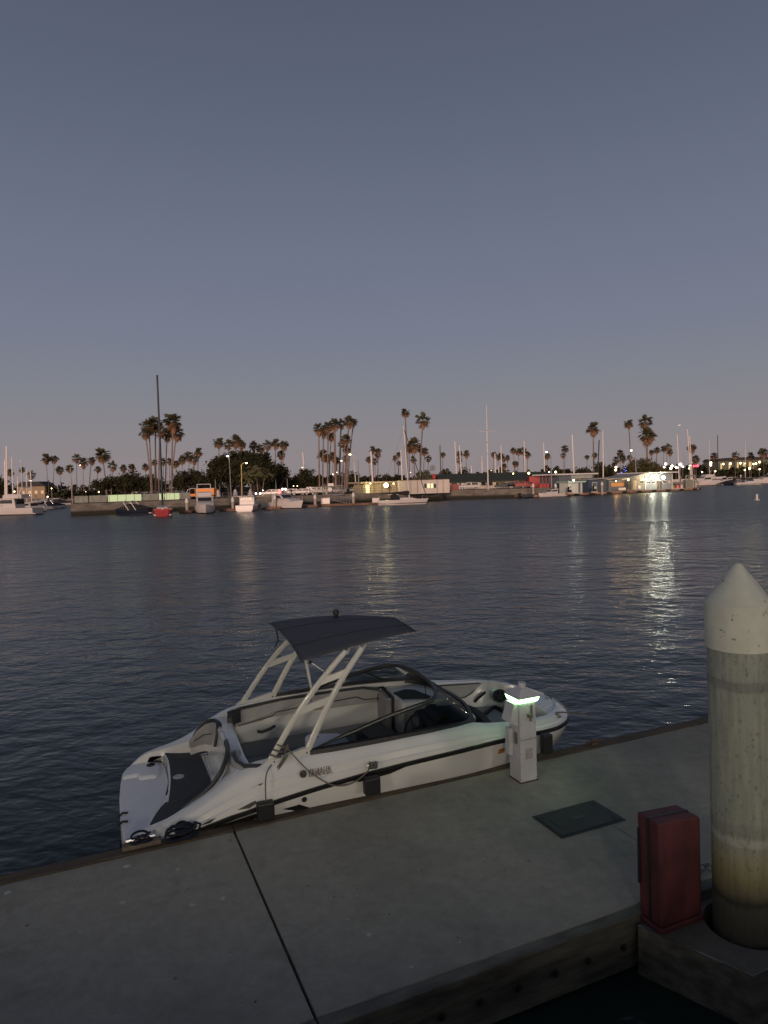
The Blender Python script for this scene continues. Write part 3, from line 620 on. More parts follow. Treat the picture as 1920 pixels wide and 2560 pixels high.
# console tops
HB = MB().prism([(3.95, -.16), (3.90, -.95), (4.45, -.93), (4.66, -.62), (4.74, -.16)], .31, 1.10); HB.build('helm_console', WHITE, boat, bevel=.03)
MB().prism([(3.86, -.20), (3.84, -.93), (4.42, -.90), (4.58, -.60), (4.62, -.20)], 1.105, 1.17, [(3.92, -.24), (3.90, -.90), (4.38, -.86), (4.50, -.58), (4.54, -.24)]).build('dash_top', BLACK, boat, bevel=.03)
MB().side([(3.90, .80), (3.97, 1.16), (4.05, 1.25), (4.18, 1.24), (4.2, 1.1), (3.98, .8)], -.76, -.30).build('instrument_pod', BLACK, boat, bevel=.03)
MB().side([(3.885, .98), (3.945, 1.13), (3.955, 1.12), (3.90, .98)], -.70, -.36).build('display', mat('dark_display', (.01, .012, .014), .08), boat)
wh = MB().tube([(0, .185 * math.cos(q), .185 * math.sin(q)) for q in [2 * math.pi * i / 32 for i in range(32)]], .016, 8, closed=True)
for q in (R_(-90), R_(30), R_(150)): wh.tube([(0.03, 0, 0), (0, .18 * math.cos(q), .18 * math.sin(q))], .016, 6, flat=.5)
wh.lathe([(.05, .02), (.05, .05), (.02, .12)], (0, 0, 0), 14, 'X')
wo = wh.build('steering_wheel', mat('wheel_grey', (.06, .065, .065), .4), boat, smooth=True); wo.location = (3.75, -.46, 1.00); wo.rotation_euler = (0, R_(28), 0)
# far console with its mat and passage side
MB().prism([(3.87, .16), (4.30, .12), (4.72, .14), (4.62, .62), (4.42, .90), (3.87, .94)], .31, 1.125).build('port_console', WHITE, boat, bevel=.03)
MB().prism([(3.92, .30), (4.27, .17), (4.36, .24), (4.24, .60), (4.12, .68), (3.88, .60)], 1.127, 1.136).build('console_mat', mat('console_mat', (.045, .05, .055), .8), boat)
MB().lathe([(.001, 1.128), (.045, 1.128), (.045, 1.134)], (3.80, .80, .02), 20).build('cup_holder', BLACK, boat)
MB().box(3.86, 4.24, .118, .122, .48, 1.04).box(3.87, 3.875, .10, .13, .40, 1.0).build('console_door', mat('door_seam', (.55, .54, .50), .4), boat)
MB().prism([(3.74, .94), (3.74, .53), (3.82, .50), (3.85, .94)], .60, 1.09).build('port_backrest', VINYL, boat, bevel=.02)
MB().prism([(3.825, .96), (3.815, .50), (3.85, .49), (3.868, .96)], .52, 1.115).build('backrest_rim', VDARK, boat, bevel=.015)
MB().tube([(3.70, .88, 1.14), (3.82, .86, 1.15), (3.82, .54, 1.11)], .012, 6).build('grab_rail', BLACK, boat)
MB().tube([(4.26, .18, 1.14), (4.12, -.02, 1.55)], .006, 6).build('door_strut', BLACK, boat)
MB().tube([(4.34, .14, 1.12), (4.36, .06, 1.38)], .005, 6).build('door_stay', CHROME, boat)
# far lounge: long side backrest in two pads, white base below, seat cushion
for pts, pp in (([(1.50, .88), (1.9, .90), (2.0, .93), (2.62, .94), (2.64, 1.15), (2.2, 1.15), (1.5, 1.10)], [(1.55, .90), (2.05, .955), (2.12, 1.0), (2.5, 1.02), (2.6, .98)]),
                ([(2.66, .94), (2.8, .93), (3.72, .93), (3.74, 1.12), (3.5, 1.16), (2.67, 1.155)], [(2.70, .945), (2.80, 1.02), (3.38, 1.05), (3.50, .99), (3.74, .985)])):
    pad, inn = sidepad('lounge_backrest', pts, .09, VINYL)
    MB().tube([(x, smooth_st(x)[5] - .02 - (smooth_st(x)[6] - z) * .1 - .093, z) for x, z in pp], .008, 6).build('piping', VDARK, pad)
MB().tube([(1.40, .80, 1.11), (1.6, .865, 1.13), (2.2, .90, 1.165), (2.9, .91, 1.175), (3.5, .90, 1.17), (3.74, .80, 1.14)], .022, 8, flat=.6).build('coaming_trim', VDARK, boat, smooth=True)
MB().tube([(1.82, .80, .77), (1.88, .775, .76), (2.0, .77, .79), (2.08, .79, .82)], .020, 8).build('grab_handle', BLACK, boat, smooth=True)
MB().prism([(1.50, .30), (2.62, .36), (2.62, .84), (1.50, .82)], .50, .63).build('seat_cushion', mat('seat_green_grey', (.17, .18, .18), .55, var=.1, scale=4), boat, bevel=.03)
MB().prism([(2.66, .34), (3.30, .20), (3.82, .18), (3.82, .86), (2.66, .84)], .50, .63).build('seat_cushion', SEAT, boat, bevel=.03)
MB().prism([(1.52, .34), (3.80, .24), (3.80, .84), (1.52, .82)], .312, .50).build('seat_base', WHITE, boat, bevel=.01)
MB().prism([(1.50, -.60), (1.98, -.60), (1.98, .30), (1.50, .30)], .50, .63).build('seat_cushion', mat('seat_green_grey', (.17, .18, .18), .55), boat, bevel=.03)
MB().prism([(1.52, -.58), (1.96, -.58), (1.96, .28), (1.52, .28)], .312, .50).build('seat_base', BLACK, boat)
# near aft corner seat
cp_ = [(1.62, -.94), (1.50, -.95), (1.42, -.90), (1.37, -.76), (1.36, -.60), (1.40, -.46)]
ps = MB().wall(cp_, .60, 1.09, .13); ps.build('corner_backrest', VINYL, boat, smooth=True)
MB().wall([(1.70, -1.0), (1.50, -1.01), (1.39, -.94), (1.33, -.78), (1.32, -.58), (1.36, -.42)], .62, [1.10, 1.13, 1.12, 1.11, 1.11, 1.08], .055).build('corner_trim', VDARK, boat, smooth=True)
fc = [(1.37, .62), (1.40, .74), (1.47, .83), (1.56, .87)]
MB().wall(fc, .95, 1.11, -.07).build('corner_backrest', VDARK, boat, smooth=True)
# helm seat
hs = MB().lathe([(.10, .312), (.05, .36), (.05, .55)], (3.18, -.42, 0), 16); hs.build('seat_pedestal', ALU, boat)
MB().prism([(2.98, -.64), (3.40, -.62), (3.42, -.26), (2.98, -.22)], .56, .68).build('helm_seat', VDARK, boat, bevel=.03)
MB().wall([(3.24, -.68), (3.06, -.66), (2.98, -.54), (2.96, -.42), (2.98, -.30), (3.06, -.20), (3.20, -.17)], .62, [.80, .92, 1.0, 1.02, 1.0, .92, .82], -.075).build('helm_backrest', VDARK, boat, smooth=True)
MB().wall([(3.10, -.58), (3.06, -.50), (3.05, -.42), (3.06, -.32)], .66, .94, -.03).build('helm_backrest_panel', VINYL, boat, smooth=True)
# white galley box with cup holder
gb = MB().prism([(2.33, -.80), (2.84, -.84), (2.86, -.20), (2.78, -.08), (2.66, -.04), (2.45, .04), (2.38, .03), (2.33, -.04)], .312, .945); gb.build('galley_box', POD, boat, bevel=.03)
MB().lathe([(.001, .947), (.046, .947), (.046, .951)], (2.45, -.12, 0), 20).build('cup_holder', BLACK, boat)
# --- transom, walk-through and aft facing seats
tm = MB().prism([(1.12, -.98), (1.50, -1.0), (1.46, -.5), (1.46, .5), (1.50, 1.0), (1.12, .98), (1.14, .5), (1.16, 0), (1.14, -.5)], .58, 1.03,
                [(1.22, -.98), (1.48, -1.0), (1.44, -.5), (1.44, .5), (1.48, 1.0), (1.22, .98), (1.23, .5), (1.25, 0), (1.23, -.5)])
tm.build('transom', WHITE, boat, bevel=.03)
MB().box(1.27, 1.278, .06, .34, 1.031, 1.035).box(1.22, 1.33, .35, .36, 1.031, 1.036).box(1.22, 1.33, .04, .05, 1.031, 1.036).build('gate_hinge', ALU, boat)
for sy in (-1, 1):
    pth = [(.88, sy * .74), (.97, sy * .79), (1.08, sy * .80), (1.17, sy * .72), (1.215, sy * .58), (1.215, sy * .44)]
    if sy < 0: pth = pth[2:]
    MB().wall(pth, .70, ([.80, .91, .99, 1.035, 1.055, 1.05] if sy > 0 else [.84, .95, 1.02, 1.03]), .06 * sy).build('aft_backrest', VINYL, boat, smooth=True)
    MB().wall(pth, .60, .704, .035 * sy).build('aft_seat_wall', WHITE, boat, smooth=True)
    MB().tube([(pth[0][0] + .04, pth[0][1] - .01 * sy, .80), (1.05, sy * .785, .85), (1.15, sy * .70, .88)], .006, 5).build('piping', VDARK, boat)
tfar = [(.88, .78, .76), (.97, .83, .90), (1.09, .845, .995), (1.19, .77, 1.04), (1.24, .66, 1.06), (1.245, .54, 1.05), (1.225, .46, .96), (1.19, .44, .80)]
MB().tube(cr_path(tfar, 5), [.026 + .026 * min(1, i / 16) for i in range(36)], 8, flat=.5).build('backrest_trim', VDARK, boat, smooth=True)
tnear = [(1.26, -.10, 1.05), (1.245, -.36, 1.08), (1.20, -.58, 1.085), (1.13, -.76, 1.02), (1.02, -.82, .90), (.90, -.84, .80), (.76, -.87, .735), (.64, -.91, .69)]
MB().tube(cr_path(tnear, 5), [.056 - .030 * i / 35 for i in range(36)], 8, flat=.6).build('backrest_trim', VDARK, boat, smooth=True)
MB().prism([(1.06, -.42), (1.22, -.46), (1.22, .46), (1.04, .62)], .58, .64).build('transom_step', WHITE, boat, bevel=.02)
MB().tube([(1.055, -.04, .655), (1.03, .60, .655)], .009, 8).tube([(1.01, -.05, .65), (1.10, -.04, .65)], .009, 8).tube([(.985, .59, .65), (1.08, .61, .65)], .009, 8).build('step_rail', CHROME, boat)
# swim platform base, teak-look mats, drain ring
aft_ = [(.24, -1.0), (.31, -.78), (.38, -.62), (.45, -.44), (.51, -.22), (.535, .10), (.545, .45), (.535, .78), (.50, 1.0), (.47, 1.04)]
MB().prism(aft_ + [(.9, .88), (1.2, .88), (1.2, -.88), (.9, -.88), (.62, -.97)][0:5], .20, .592).build('swim_platform', WHITE, boat, bevel=.012)
PM = mat('platform_mat', (.044, .047, .051), .75, var=.35, scale=10, stretch=(.6, 22, 1))
MB().prism([(.50, -.49), (.535, -.2), (.56, .10), (.57, .45), (.565, .66), (1.0, .66), (1.04, -.02), (1.05, -.49)], .594, .604).build('platform_mat', PM, boat)
MB().prism([(.27, -.97), (.34, -.76), (.41, -.60), (.465, -.515), (1.06, -.515), (1.06, -.80), (.90, -.83), (.74, -.87), (.60, -.93), (.56, -.955), (.44, -.985)], .594, .604).build('platform_mat', PM, boat)
MB().prism([(.565, .685), (.555, .80), (.52, 1.0), (.64, .955), (.76, .90), (1.0, .84), (1.1, .76), (1.1, .685)], .594, .604).build('platform_mat', PM, boat)
MB().lathe([(.022, .606), (.030, .611), (.058, .612), (.072, .605)], (.66, .12, 0), 26).build('drain_ring', mat('drain_white', (.45, .45, .45), .4), boat, smooth=True)
# lower stern step: pale tray with a slightly raised far end and a drink hole
pod = [(.02, -1.04), (-.03, -.80), (-.06, -.30), (-.075, .10), (-.065, .55), (-.045, .84), (.02, 1.02), (.12, 1.08), (.26, 1.10), (.42, 1.05), (.50, .98), (.53, .78), (.54, .45), (.53, .10), (.505, -.22), (.445, -.44), (.375, -.62), (.305, -.78), (.235, -.98)]
MB().prism(pod, .14, .455).build('stern_step', POD, boat, bevel=.02)
MB().prism([(-.045, .62), (.15, .62), (.17, .52), (.40, .50), (.44, .56), (.47, .80), (.44, .93), (.36, 1.0), (.24, 1.03), (.12, 1.02), (.02, .95), (-.03, .80)], .456, .50, [(-.02, .66), (.16, .66), (.19, .56), (.38, .54), (.41, .60), (.44, .80), (.41, .90), (.34, .96), (.24, .99), (.13, .98), (.04, .92), (-.01, .78)]).build('stern_step_block', POD, boat, bevel=.015)
MB().lathe([(.001, .502), (.058, .502), (.058, .506)], (.33, .86, 0), 22).build('cup_holder', BLACK, boat)
MB().tube([(.50, -.16, .53), (.515, -.04, .535), (.525, .10, .53)], [.022, .016, .007], 6).build('latch', BLACK, boat)
for yy in (-.55, -.34):
    MB().tube([(.03, yy, .47), (-.03, yy + .01, .475), (-.08, yy - .02, .45)], .014, 6).build('tow_hook', BLACK, boat)
MB().tube([(-.10, -.90, .12), (-.10, -.90, .30), (-.02, -.88, .32)], .010, 6).build('boarding_ladder', CHROME, boat)
MB().prism([(-.04, -.45), (.04, -.45), (.04, .45), (-.04, .45)], -.1, .13).build('jet_housing', BLACK, boat)

# --- windshield
halfb = [(2.14, 1.06, 1.185), (2.5, 1.075, 1.195), (3.2, 1.07, 1.20), (3.9, 1.03, 1.19), (4.30, .96, 1.165), (4.50, .78, 1.145), (4.62, .45, 1.135), (4.68, .16, 1.13)]
halft = [(2.18, 1.05, 1.20), (2.5, .95, 1.24), (2.78, .91, 1.29), (3.2, .875, 1.385), (3.62, .86, 1.465), (3.88, .82, 1.50), (4.02, .66, 1.525), (4.10, .38, 1.54), (4.12, .16, 1.545)]
def full(h): return [(x, -y, z) for x, y, z in h] + [(x, y, z) for x, y, z in h[::-1]]
fb = cr_path(full(halfb), 8); ft = cr_path(full(halft), 8)
def resample(P, n):
    L = [0]
    for a, b_ in zip(P, P[1:]): L.append(L[-1] + (b_ - a).length)
    out = []; j = 0
    for i in range(n):
        t = L[-1] * i / (n - 1)
        while j < len(P) - 2 and L[j + 1] < t: j += 1
        out.append(P[j].lerp(P[j + 1], min(1, (t - L[j]) / max(1e-9, L[j + 1] - L[j]))))
    return out
fb = resample(fb, 72); ft = resample(ft, 72)
band = []
for p in fb:   # black base gasket, wide and low
    q = Vector((p.x - 3.4, p.y, 0)).normalized() if p.x > 4.3 else Vector((0, math.copysign(1, p.y), 0))
    band.append([p + q * .055 + Vector((0, 0, -.045)), p + q * .03 + Vector((0, 0, .02)), p - q * .02 + Vector((0, 0, .03)), p - q * .05 + Vector((0, 0, -.03))])
MB().loft(band, closed=True, caps=True).build('windshield_base', BLACK, boat, smooth=True)
MB().tube(ft, [.010 + .018 * min(1, i / 8, (71 - i) / 8) for i in range(72)], 8).build('windshield_frame', FRAME, boat, smooth=True)
GL = glass('smoked_glass', (.40, .44, .44), .08)
gm_ = MB().loft([[a, b_] for a, b_ in zip(fb, ft)])
gm_.v = [tuple(v) for v in gm_.v]
gm_.build('windshield_glass', GL, boat, smooth=True)
MB().tube([(3.50, .868, 1.44), (3.90, 1.03, 1.20)], .016, 6).build('windshield_post', FRAME, boat)
for sy in (-1, 1):
    MB().tube([(4.115, sy * .17, 1.54), (4.67, sy * .17, 1.14)], .014, 6).build('windshield_post', FRAME, boat)
# --- tower
def leg(path, w0, name):   # flattened aerofoil leg
    P = cr_path(path, 6); n_ = len(P)
    vs_ = []
    rings_ = []
    for i, p in enumerate(P):
        a = P[max(i - 1, 0)]; b_ = P[min(i + 1, n_ - 1)]; t = (b_ - a).normalized(); y = Vector((0, 1, 0)); u = y.cross(t).normalized(); v_ = t.cross(u)
        wv_ = w0 * (1.0 - .15 * i / n_)
        rings_.append([p + u * wv_ * math.cos(q) + v_ * .024 * math.sin(q) for q in [2 * math.pi * k / 10 for k in range(10)]])
    return rings_
for sy in (-1, 1):
    A = [(1.64, sy * 1.05, 1.12), (1.97, sy * 1.01, 1.60), (2.30, sy * .96, 1.985), (2.68, sy * .87, 2.325)]
    B_ = [(2.10, sy * 1.05, 1.16), (2.37, sy * 1.01, 1.66), (2.62, sy * .96, 2.03), (2.90, sy * .87, 2.34)]
    # the two legs splay a little less at the top, they run up under the canopy
    fr_ = MB(); fr_.loft(leg(A, .042, 'a'), closed=True, caps=True); fr_.loft(leg(B_, .045, 'b'), closed=True, caps=True)
    def on(P, t):
        C_ = cr_path(P, 10); k = t * (len(C_) - 1); i = int(k); return C_[i].lerp(C_[min(i + 1, len(C_) - 1)], k - i)
    for ta, tb in ((.36, .40), (.64, .68)):
        p, q = on(A, ta), on(B_, tb); p2, q2 = on(A, ta + .085), on(B_, tb + .085)
        for yy in (-.020, .020): pass
        fr_.add([p + Vector((0, -.02, 0)), q + Vector((0, -.02, 0)), q2 + Vector((0, -.02, 0)), p2 + Vector((0, -.02, 0)), p + Vector((0, .02, 0)), q + Vector((0, .02, 0)), q2 + Vector((0, .02, 0)), p2 + Vector((0, .02, 0))],
                [(0, 1, 2, 3), (7, 6, 5, 4), (0, 4, 5, 1), (1, 5, 6, 2), (2, 6, 7, 3), (3, 7, 4, 0)])
    fr_.side([(1.54, 1.10), (2.14, 1.16), (2.16, 1.24), (2.06, 1.24), (1.76, 1.17), (1.62, 1.17)], sy * 1.05 - .028, sy * 1.05 + .028)
    fr_.build('tower_frame', BAR, boat, smooth=True)
    for bx, bz in ((2.10, 1.185), (1.70, 1.14)): MB().lathe([(.001, -.034), (.010, -.034), (.010, .034)], (bx, sy * 1.05, bz), 10, 'Y').build('bolt', BLACK, boat)
MB().tube(cr_path([(2.70, -.85, 2.30), (2.80, -.6, 2.335), (2.82, 0, 2.355), (2.80, .6, 2.335), (2.70, .85, 2.30)], 5), .030, 8).tube(cr_path([(2.90, -.85, 2.315), (3.02, -.6, 2.345), (3.05, 0, 2.36), (3.02, .6, 2.345), (2.90, .85, 2.315)], 5), .030, 8).build('tower_crossbar', BAR, boat, smooth=True)
# canopy cloth
gr_ = []; NU, NV = 18, 14
for i in range(NU + 1):
    u = i / NU; row = []
    x = 2.12 + (3.77 - 2.12) * u; hw_ = 1.03 - .57 * u ** 1.4
    for j in range(NV + 1):
        v = j / NV * 2 - 1
        z = 2.275 + .085 * math.sin(math.pi * min(1, .1 + u * .72)) + .03 * u + .035 * (1 - v * v) + .012
        xx = x + .05 * (v * v) * (1 - 2 * u) * -1 + .10 * (1 - v * v) * (u - .5) * .3
        row.append((xx, v * hw_, z))
    gr_.append(row)
cz = MB().loft(gr_)
co = cz.build('canopy', CANVAS, boat, smooth=True)
sm = co.modifiers.new('thickness', 'SOLIDIFY'); sm.thickness = .005
for jj in (4, 10): MB().tube([Vector(gr_[i][jj]) + Vector((0, 0, .003)) for i in range(NU + 1)], .004, 5).build('seam', VDARK, co)
edge = [gr_[0][j] for j in range(NV + 1)] ; MB().tube([Vector(p) for p in edge], .009, 6).build('canopy_hem', VDARK, co, smooth=True)
edge = [gr_[-1][j] for j in range(NV + 1)] ; MB().tube([Vector(p) for p in edge], .008, 6).build('canopy_hem', VDARK, co, smooth=True)
MB().tube([(2.22, -.86, 2.24), (2.44, -.90, 2.06)], .011, 8).lathe([(.02, -.02), (.02, .02)], (2.22, -.86, 2.24), 10, 'Y').lathe([(.02, -.02), (.02, .02)], (2.44, -.90, 2.06), 10, 'Y').build('canopy_strut', CHROME, boat)
MB().tube([(2.18, -.80, 2.25), (2.22, -.82, 2.0), (2.25, -.86, 1.80)], [.018, .018, .014], 8).lathe([(.02, -.02), (.02, .02)], (2.18, -.80, 2.26), 10, 'Y').build('canopy_strut', BAR, boat)
MB().tube([(2.16, .98, 2.30), (2.20, .97, 2.05), (2.14, .97, 1.95)], .010, 6).build('canopy_strut', BLACK, boat)
ml = MB().lathe([(.05, 0), (.05, .01), (.028, .012), (.03, .05), (.045, .06), (.045, .10), (.035, .125), (.001, .13)], (2.98, .55, 2.405), 16); ml.build('mast_light', BLACK, boat, smooth=True)
# mooring cleat on the side
MB().tube([(2.80, -1.31, 1.00), (2.87, -1.33, 1.01), (2.94, -1.31, 1.02)], .010, 8).lathe([(.02, -.01), (.02, .05)], (2.87, -1.31, 1.0), 10, 'Y').build('cleat', CHROME, boat)
boatmat = boat.matrix_world.copy()
def BW(x, y, z): return boatmat @ Vector((x, y, z))

# fenders hang between hull and dock
def fender(x, y, z1, z0, w, label, top_):
    f = thing('fender', label, 'fender', BW(x, y, z0), BH, 'black flat fenders along the boat')
    h_ = z1 - z0
    MB().box(-w / 2, w / 2, -.055, .055, 0, h_).build('pad', BLACK, f, bevel=.02)
    return f
fender(1.53, -1.36, .81, .60, .20, 'square black fender nearest the stern, hung on a pale rope', None)
fender(2.83, -1.38, .88, .67, .20, 'black fender under the side cleat at the middle of the boat', None)
fender(5.42, -1.24, .95, .68, .15, 'black fender at the bow partly hidden behind the power pedestal', None)
ROPE = mat('tan_rope', (.20, .175, .14), .85, bump=.8, bscale=300)
rp_ = thing('fender_line', 'pale rope tied round the tower foot and hanging down to the stern fender', 'rope')
MB().tube(cr_path([BW(1.66, -1.10, 1.12), BW(1.58, -1.22, 1.08), BW(1.545, -1.315, .98), BW(1.54, -1.35, .80)], 5), .008, 6).build('hanging_line', ROPE, rp_, smooth=True)
loops = []
for k in range(60):
    q = k / 60 * 2 * math.pi * 3.2; t = k / 60; c = Vector((1.68 + .16 * t, -1.045, 1.17 + .16 * t)); loops.append(BW(c.x + .056 * math.cos(q), c.y + .042 * math.sin(q), c.z - .035 * math.cos(q)))
MB().tube(loops, .011, 6).build('tower_wraps', ROPE, rp_, smooth=True)
hang = [BW(1.86, -1.10, 1.33), BW(1.80, -1.13, 1.18), BW(1.68, -1.14, 1.05), BW(1.62, -1.15, 1.03), BW(1.72, -1.15, 1.06), BW(1.86, -1.12, 1.22)]
MB().tube(cr_path(hang, 5), .011, 6).build('hanging_bight', ROPE, rp_, smooth=True)
sl = thing('spring_line', 'slack tan rope drooping across the boat side from the tower to the side cleat', 'rope')
P_ = [BW(1.84, -1.10, 1.32), BW(1.98, -1.20, 1.14), BW(2.12, -1.27, 1.0), BW(2.30, -1.325, .87), BW(2.45, -1.335, .82), BW(2.60, -1.335, .83), BW(2.74, -1.335, .90), BW(2.86, -1.33, 1.0)]
MB().tube(cr_path(P_, 6), .0085, 6).build('line', ROPE, sl, smooth=True)
kn = [BW(2.86 + .05 * math.cos(q * 1.3), -1.345 - .02 * math.sin(q * 2.1), 1.0 + .035 * math.sin(q)) for q in [i * .5 for i in range(40)]]
MB().tube(kn, .010, 5).build('knot', mat('dark_rope', (.10, .10, .09), .8), sl, smooth=True)
bl_ = thing('bow_line', 'short tan rope around the bow cleat leading over the bow', 'rope')
MB().tube(cr_path([BW(5.86, -.80, .95), BW(5.93, -.84, .97), BW(5.90, -.76, 1.0), BW(6.0, -.74, .99), BW(6.25, -.66, .92), BW(6.6, -.55, .80)], 6), .010, 6).build('line', ROPE, bl_, smooth=True)
# ================================================================ THE FAR SHORE
LZ = 2.0
def poly_obj(name, pts, z, m_):
    return MB().add([(x, y, z) for x, y in pts], [tuple(range(len(pts)))]).build(name, m_, normals=False)
LAND = [(-56.4, 122.4), (13.2, 159.8), (33, 157.5), (62, 176), (86, 205), (120, 300), (200, 400), (900, 700), (2600, 2200), (-2600, 2200), (-900, 262), (-112, 250)]
land = poly_obj('ground', LAND, LZ, mat('shore_ground', (.06, .055, .045), 1.0, var=.4, scale=.2, spec=0)); tag(land, kind='structure')
sw = MB()
for (a, b_) in zip(LAND[:8], LAND[1:8]):
    sw.add([(a[0], a[1], -1), (b_[0], b_[1], -1), (b_[0], b_[1], LZ + .12), (a[0], a[1], LZ + .12), (a[0] + .1, a[1] + .5, LZ + .12), (b_[0] + .1, b_[1] + .5, LZ + .12)], [(0, 1, 2, 3), (3, 2, 5, 4)])
a, b_ = (-112, 250), LAND[0]
sw.add([(a[0], a[1], -1), (b_[0], b_[1], -1), (b_[0], b_[1], LZ + .1), (a[0], a[1], LZ + .1)], [(0, 1, 2, 3)])
a, b_ = (-900, 262), (-112, 250)
sw.add([(a[0], a[1], -1), (b_[0], b_[1], -1), (b_[0], b_[1], LZ + .1), (a[0], a[1], LZ + .1)], [(0, 1, 2, 3)])
SEAW = mat('seawall_concrete', (.20, .18, .155), .9, var=.45, scale=.6, stretch=(1, 1, 3), bump=.3, bscale=3)
n = SEAW.node_tree.nodes; l = SEAW.node_tree.links; b = n['Principled BSDF']
g_ = n.new('ShaderNodeNewGeometry'); sp = n.new('ShaderNodeSeparateXYZ'); l.new(g_.outputs['Position'], sp.inputs[0]); mr = n.new('ShaderNodeMapRange'); mr.inputs[1].default_value = .55; mr.inputs[2].default_value = .95; l.new(sp.outputs['Z'], mr.inputs[0])
src = b.inputs['Base Color'].links[0].from_socket; mx = n.new('ShaderNodeMix'); mx.data_type = 'RGBA'; l.new(mr.outputs[0], mx.inputs[0]); l.new(src, mx.inputs[7]); mx.inputs[6].default_value = (.028, .026, .018, 1); l.new(mx.outputs[2], b.inputs['Base Color'])
swo = sw.build('seawall', SEAW, normals=False); tag(swo, 'long weathered concrete seawall with a dark tide band along the far shore', 'seawall')

# ---- foliage
LEAF = mat('dark_foliage', (.050, .052, .028), .9, spec=.1, var=.5, scale=.5)
LEAF2 = mat('olive_foliage', (.12, .11, .05), .9, spec=.1, var=.5, scale=.5)
FROND = mat('palm_green', (.11, .10, .055), .9, spec=.05, var=.4, scale=1.2)
SKIRT = mat('palm_dead_fronds', (.30, .18, .11), .95, spec=.05, var=.4, scale=2)
BARK = mat('palm_bark', (.26, .19, .16), .9, var=.35, scale=2)
BARK2 = mat('dark_bark', (.05, .04, .033), .9, var=.3, scale=2)
def crown_mesh(seed, up=26, skirt=16, droop=.5):
    rnd = random.Random(seed)
    def fans(nf, emin, emax, rmin, rmax, size, cut=9):
        mb = MB()
        for i in range(nf):
            az = rnd.random() * 2 * math.pi; el = rnd.uniform(emin, emax); rr_ = rnd.uniform(rmin, rmax)
            d = Vector((math.cos(az) * math.cos(el), math.sin(az) * math.cos(el), math.sin(el)))
            c = d * rr_ + Vector((0, 0, -.12 * rr_ * rr_))
            u = Vector((-math.sin(az), math.cos(az), 0)); w_ = (d + Vector((0, 0, rnd.uniform(-.9, .0) * droop))).normalized(); sz = size * rnd.uniform(.75, 1.2)
            tw = rnd.uniform(-.6, .6); u2 = u * math.cos(tw) + d.cross(u) * math.sin(tw)
            vs_ = [c - w_ * sz * .25]; fs_ = []
            for k in range(cut):
                q = -1.45 + 2.9 * k / (cut - 1); dirv = w_ * math.cos(q) + u2 * math.sin(q); L = sz * rnd.uniform(.8, 1.1) * (1 - .12 * abs(q))
                dq = .17; d1 = w_ * math.cos(q - dq) + u2 * math.sin(q - dq); d2 = w_ * math.cos(q + dq) + u2 * math.sin(q + dq)
                b0 = len(vs_); vs_ += [c + d1 * L * .55, c + d2 * L * .55, c + dirv * L + Vector((0, 0, -L * .18))]
                fs_ += [(0, b0, b0 + 1), (b0, b0 + 2, b0 + 1)]
            mb.add(vs_, fs_)
            mb.add([c - d * rr_ * .95, c + u * .015, c - u * .015], [(0, 1, 2)])
        return mb
    top = fans(up, -.45, 1.35, .22, .66, .42)
    sk = fans(skirt, -1.35, -.15, .25, .66, .38, 7)
    sk.lathe([(.10, -.95), (.20, -.7), (.22, -.35), (.10, -.05)], n=7)
    return top, sk
CROWNS = []
for sd in range(5):
    t_, s_ = crown_mesh(sd * 11 + 3, up=58 if sd != 3 else 34, skirt=44 if sd != 3 else 22)
    a = bpy.data.meshes.new('fronds'); a.from_pydata(t_.v, [], t_.f); a.materials.append(FROND)
    b_ = bpy.data.meshes.new('dead_fronds'); b_.from_pydata(s_.v, [], s_.f); b_.materials.append(SKIRT)
    CROWNS.append((a, b_))
PALM_N = 0
def palm(px, py, r, bx, by, Y, label, v=None, tr=.20, group='fan palms on the far shore', sk=1.0):
    """crown centre (px, py), crown radius r in px, trunk foot under (bx, by), at distance Y"""
    global PALM_N
    PALM_N += 1
    if v is None: v = PALM_N % 5
    c = ony(px, py, Y); f = ony(bx, by, Y); zf = LZ; R0 = r * Y / F * 1.38
    t = thing('palm_tree', label, 'palm tree', (f.x, f.y, zf), 0, group)
    loc = Vector((c.x - f.x, 0, c.z - zf))
    for me, nm in zip(CROWNS[v], ('fronds', 'dead_fronds')):
        o = bpy.data.objects.new(nm, me); COL.objects.link(o); o.parent = t; o.location = loc + Vector((0, 0, R0 * .05)); s_ = R0 * (1 if nm == 'fronds' else sk); o.scale = (s_, s_, s_ * 1.0); o.rotation_euler = (0, 0, PALM_N * 1.7)
    P = [Vector((0, 0, 0)), Vector((loc.x * .15, 0, loc.z * .25)), Vector((loc.x * .48, 0, loc.z * .6)), Vector((loc.x * .9, 0, loc.z * .92)), loc]
    w_ = tr * .62 * max(.7, min(1.3, loc.z / 13))
    MB().tube(P, [w_ * 1.5, w_ * 1.15, w_, w_ * .95, w_ * .9], 6).build('trunk', BARK, t, normals=False)
    return t
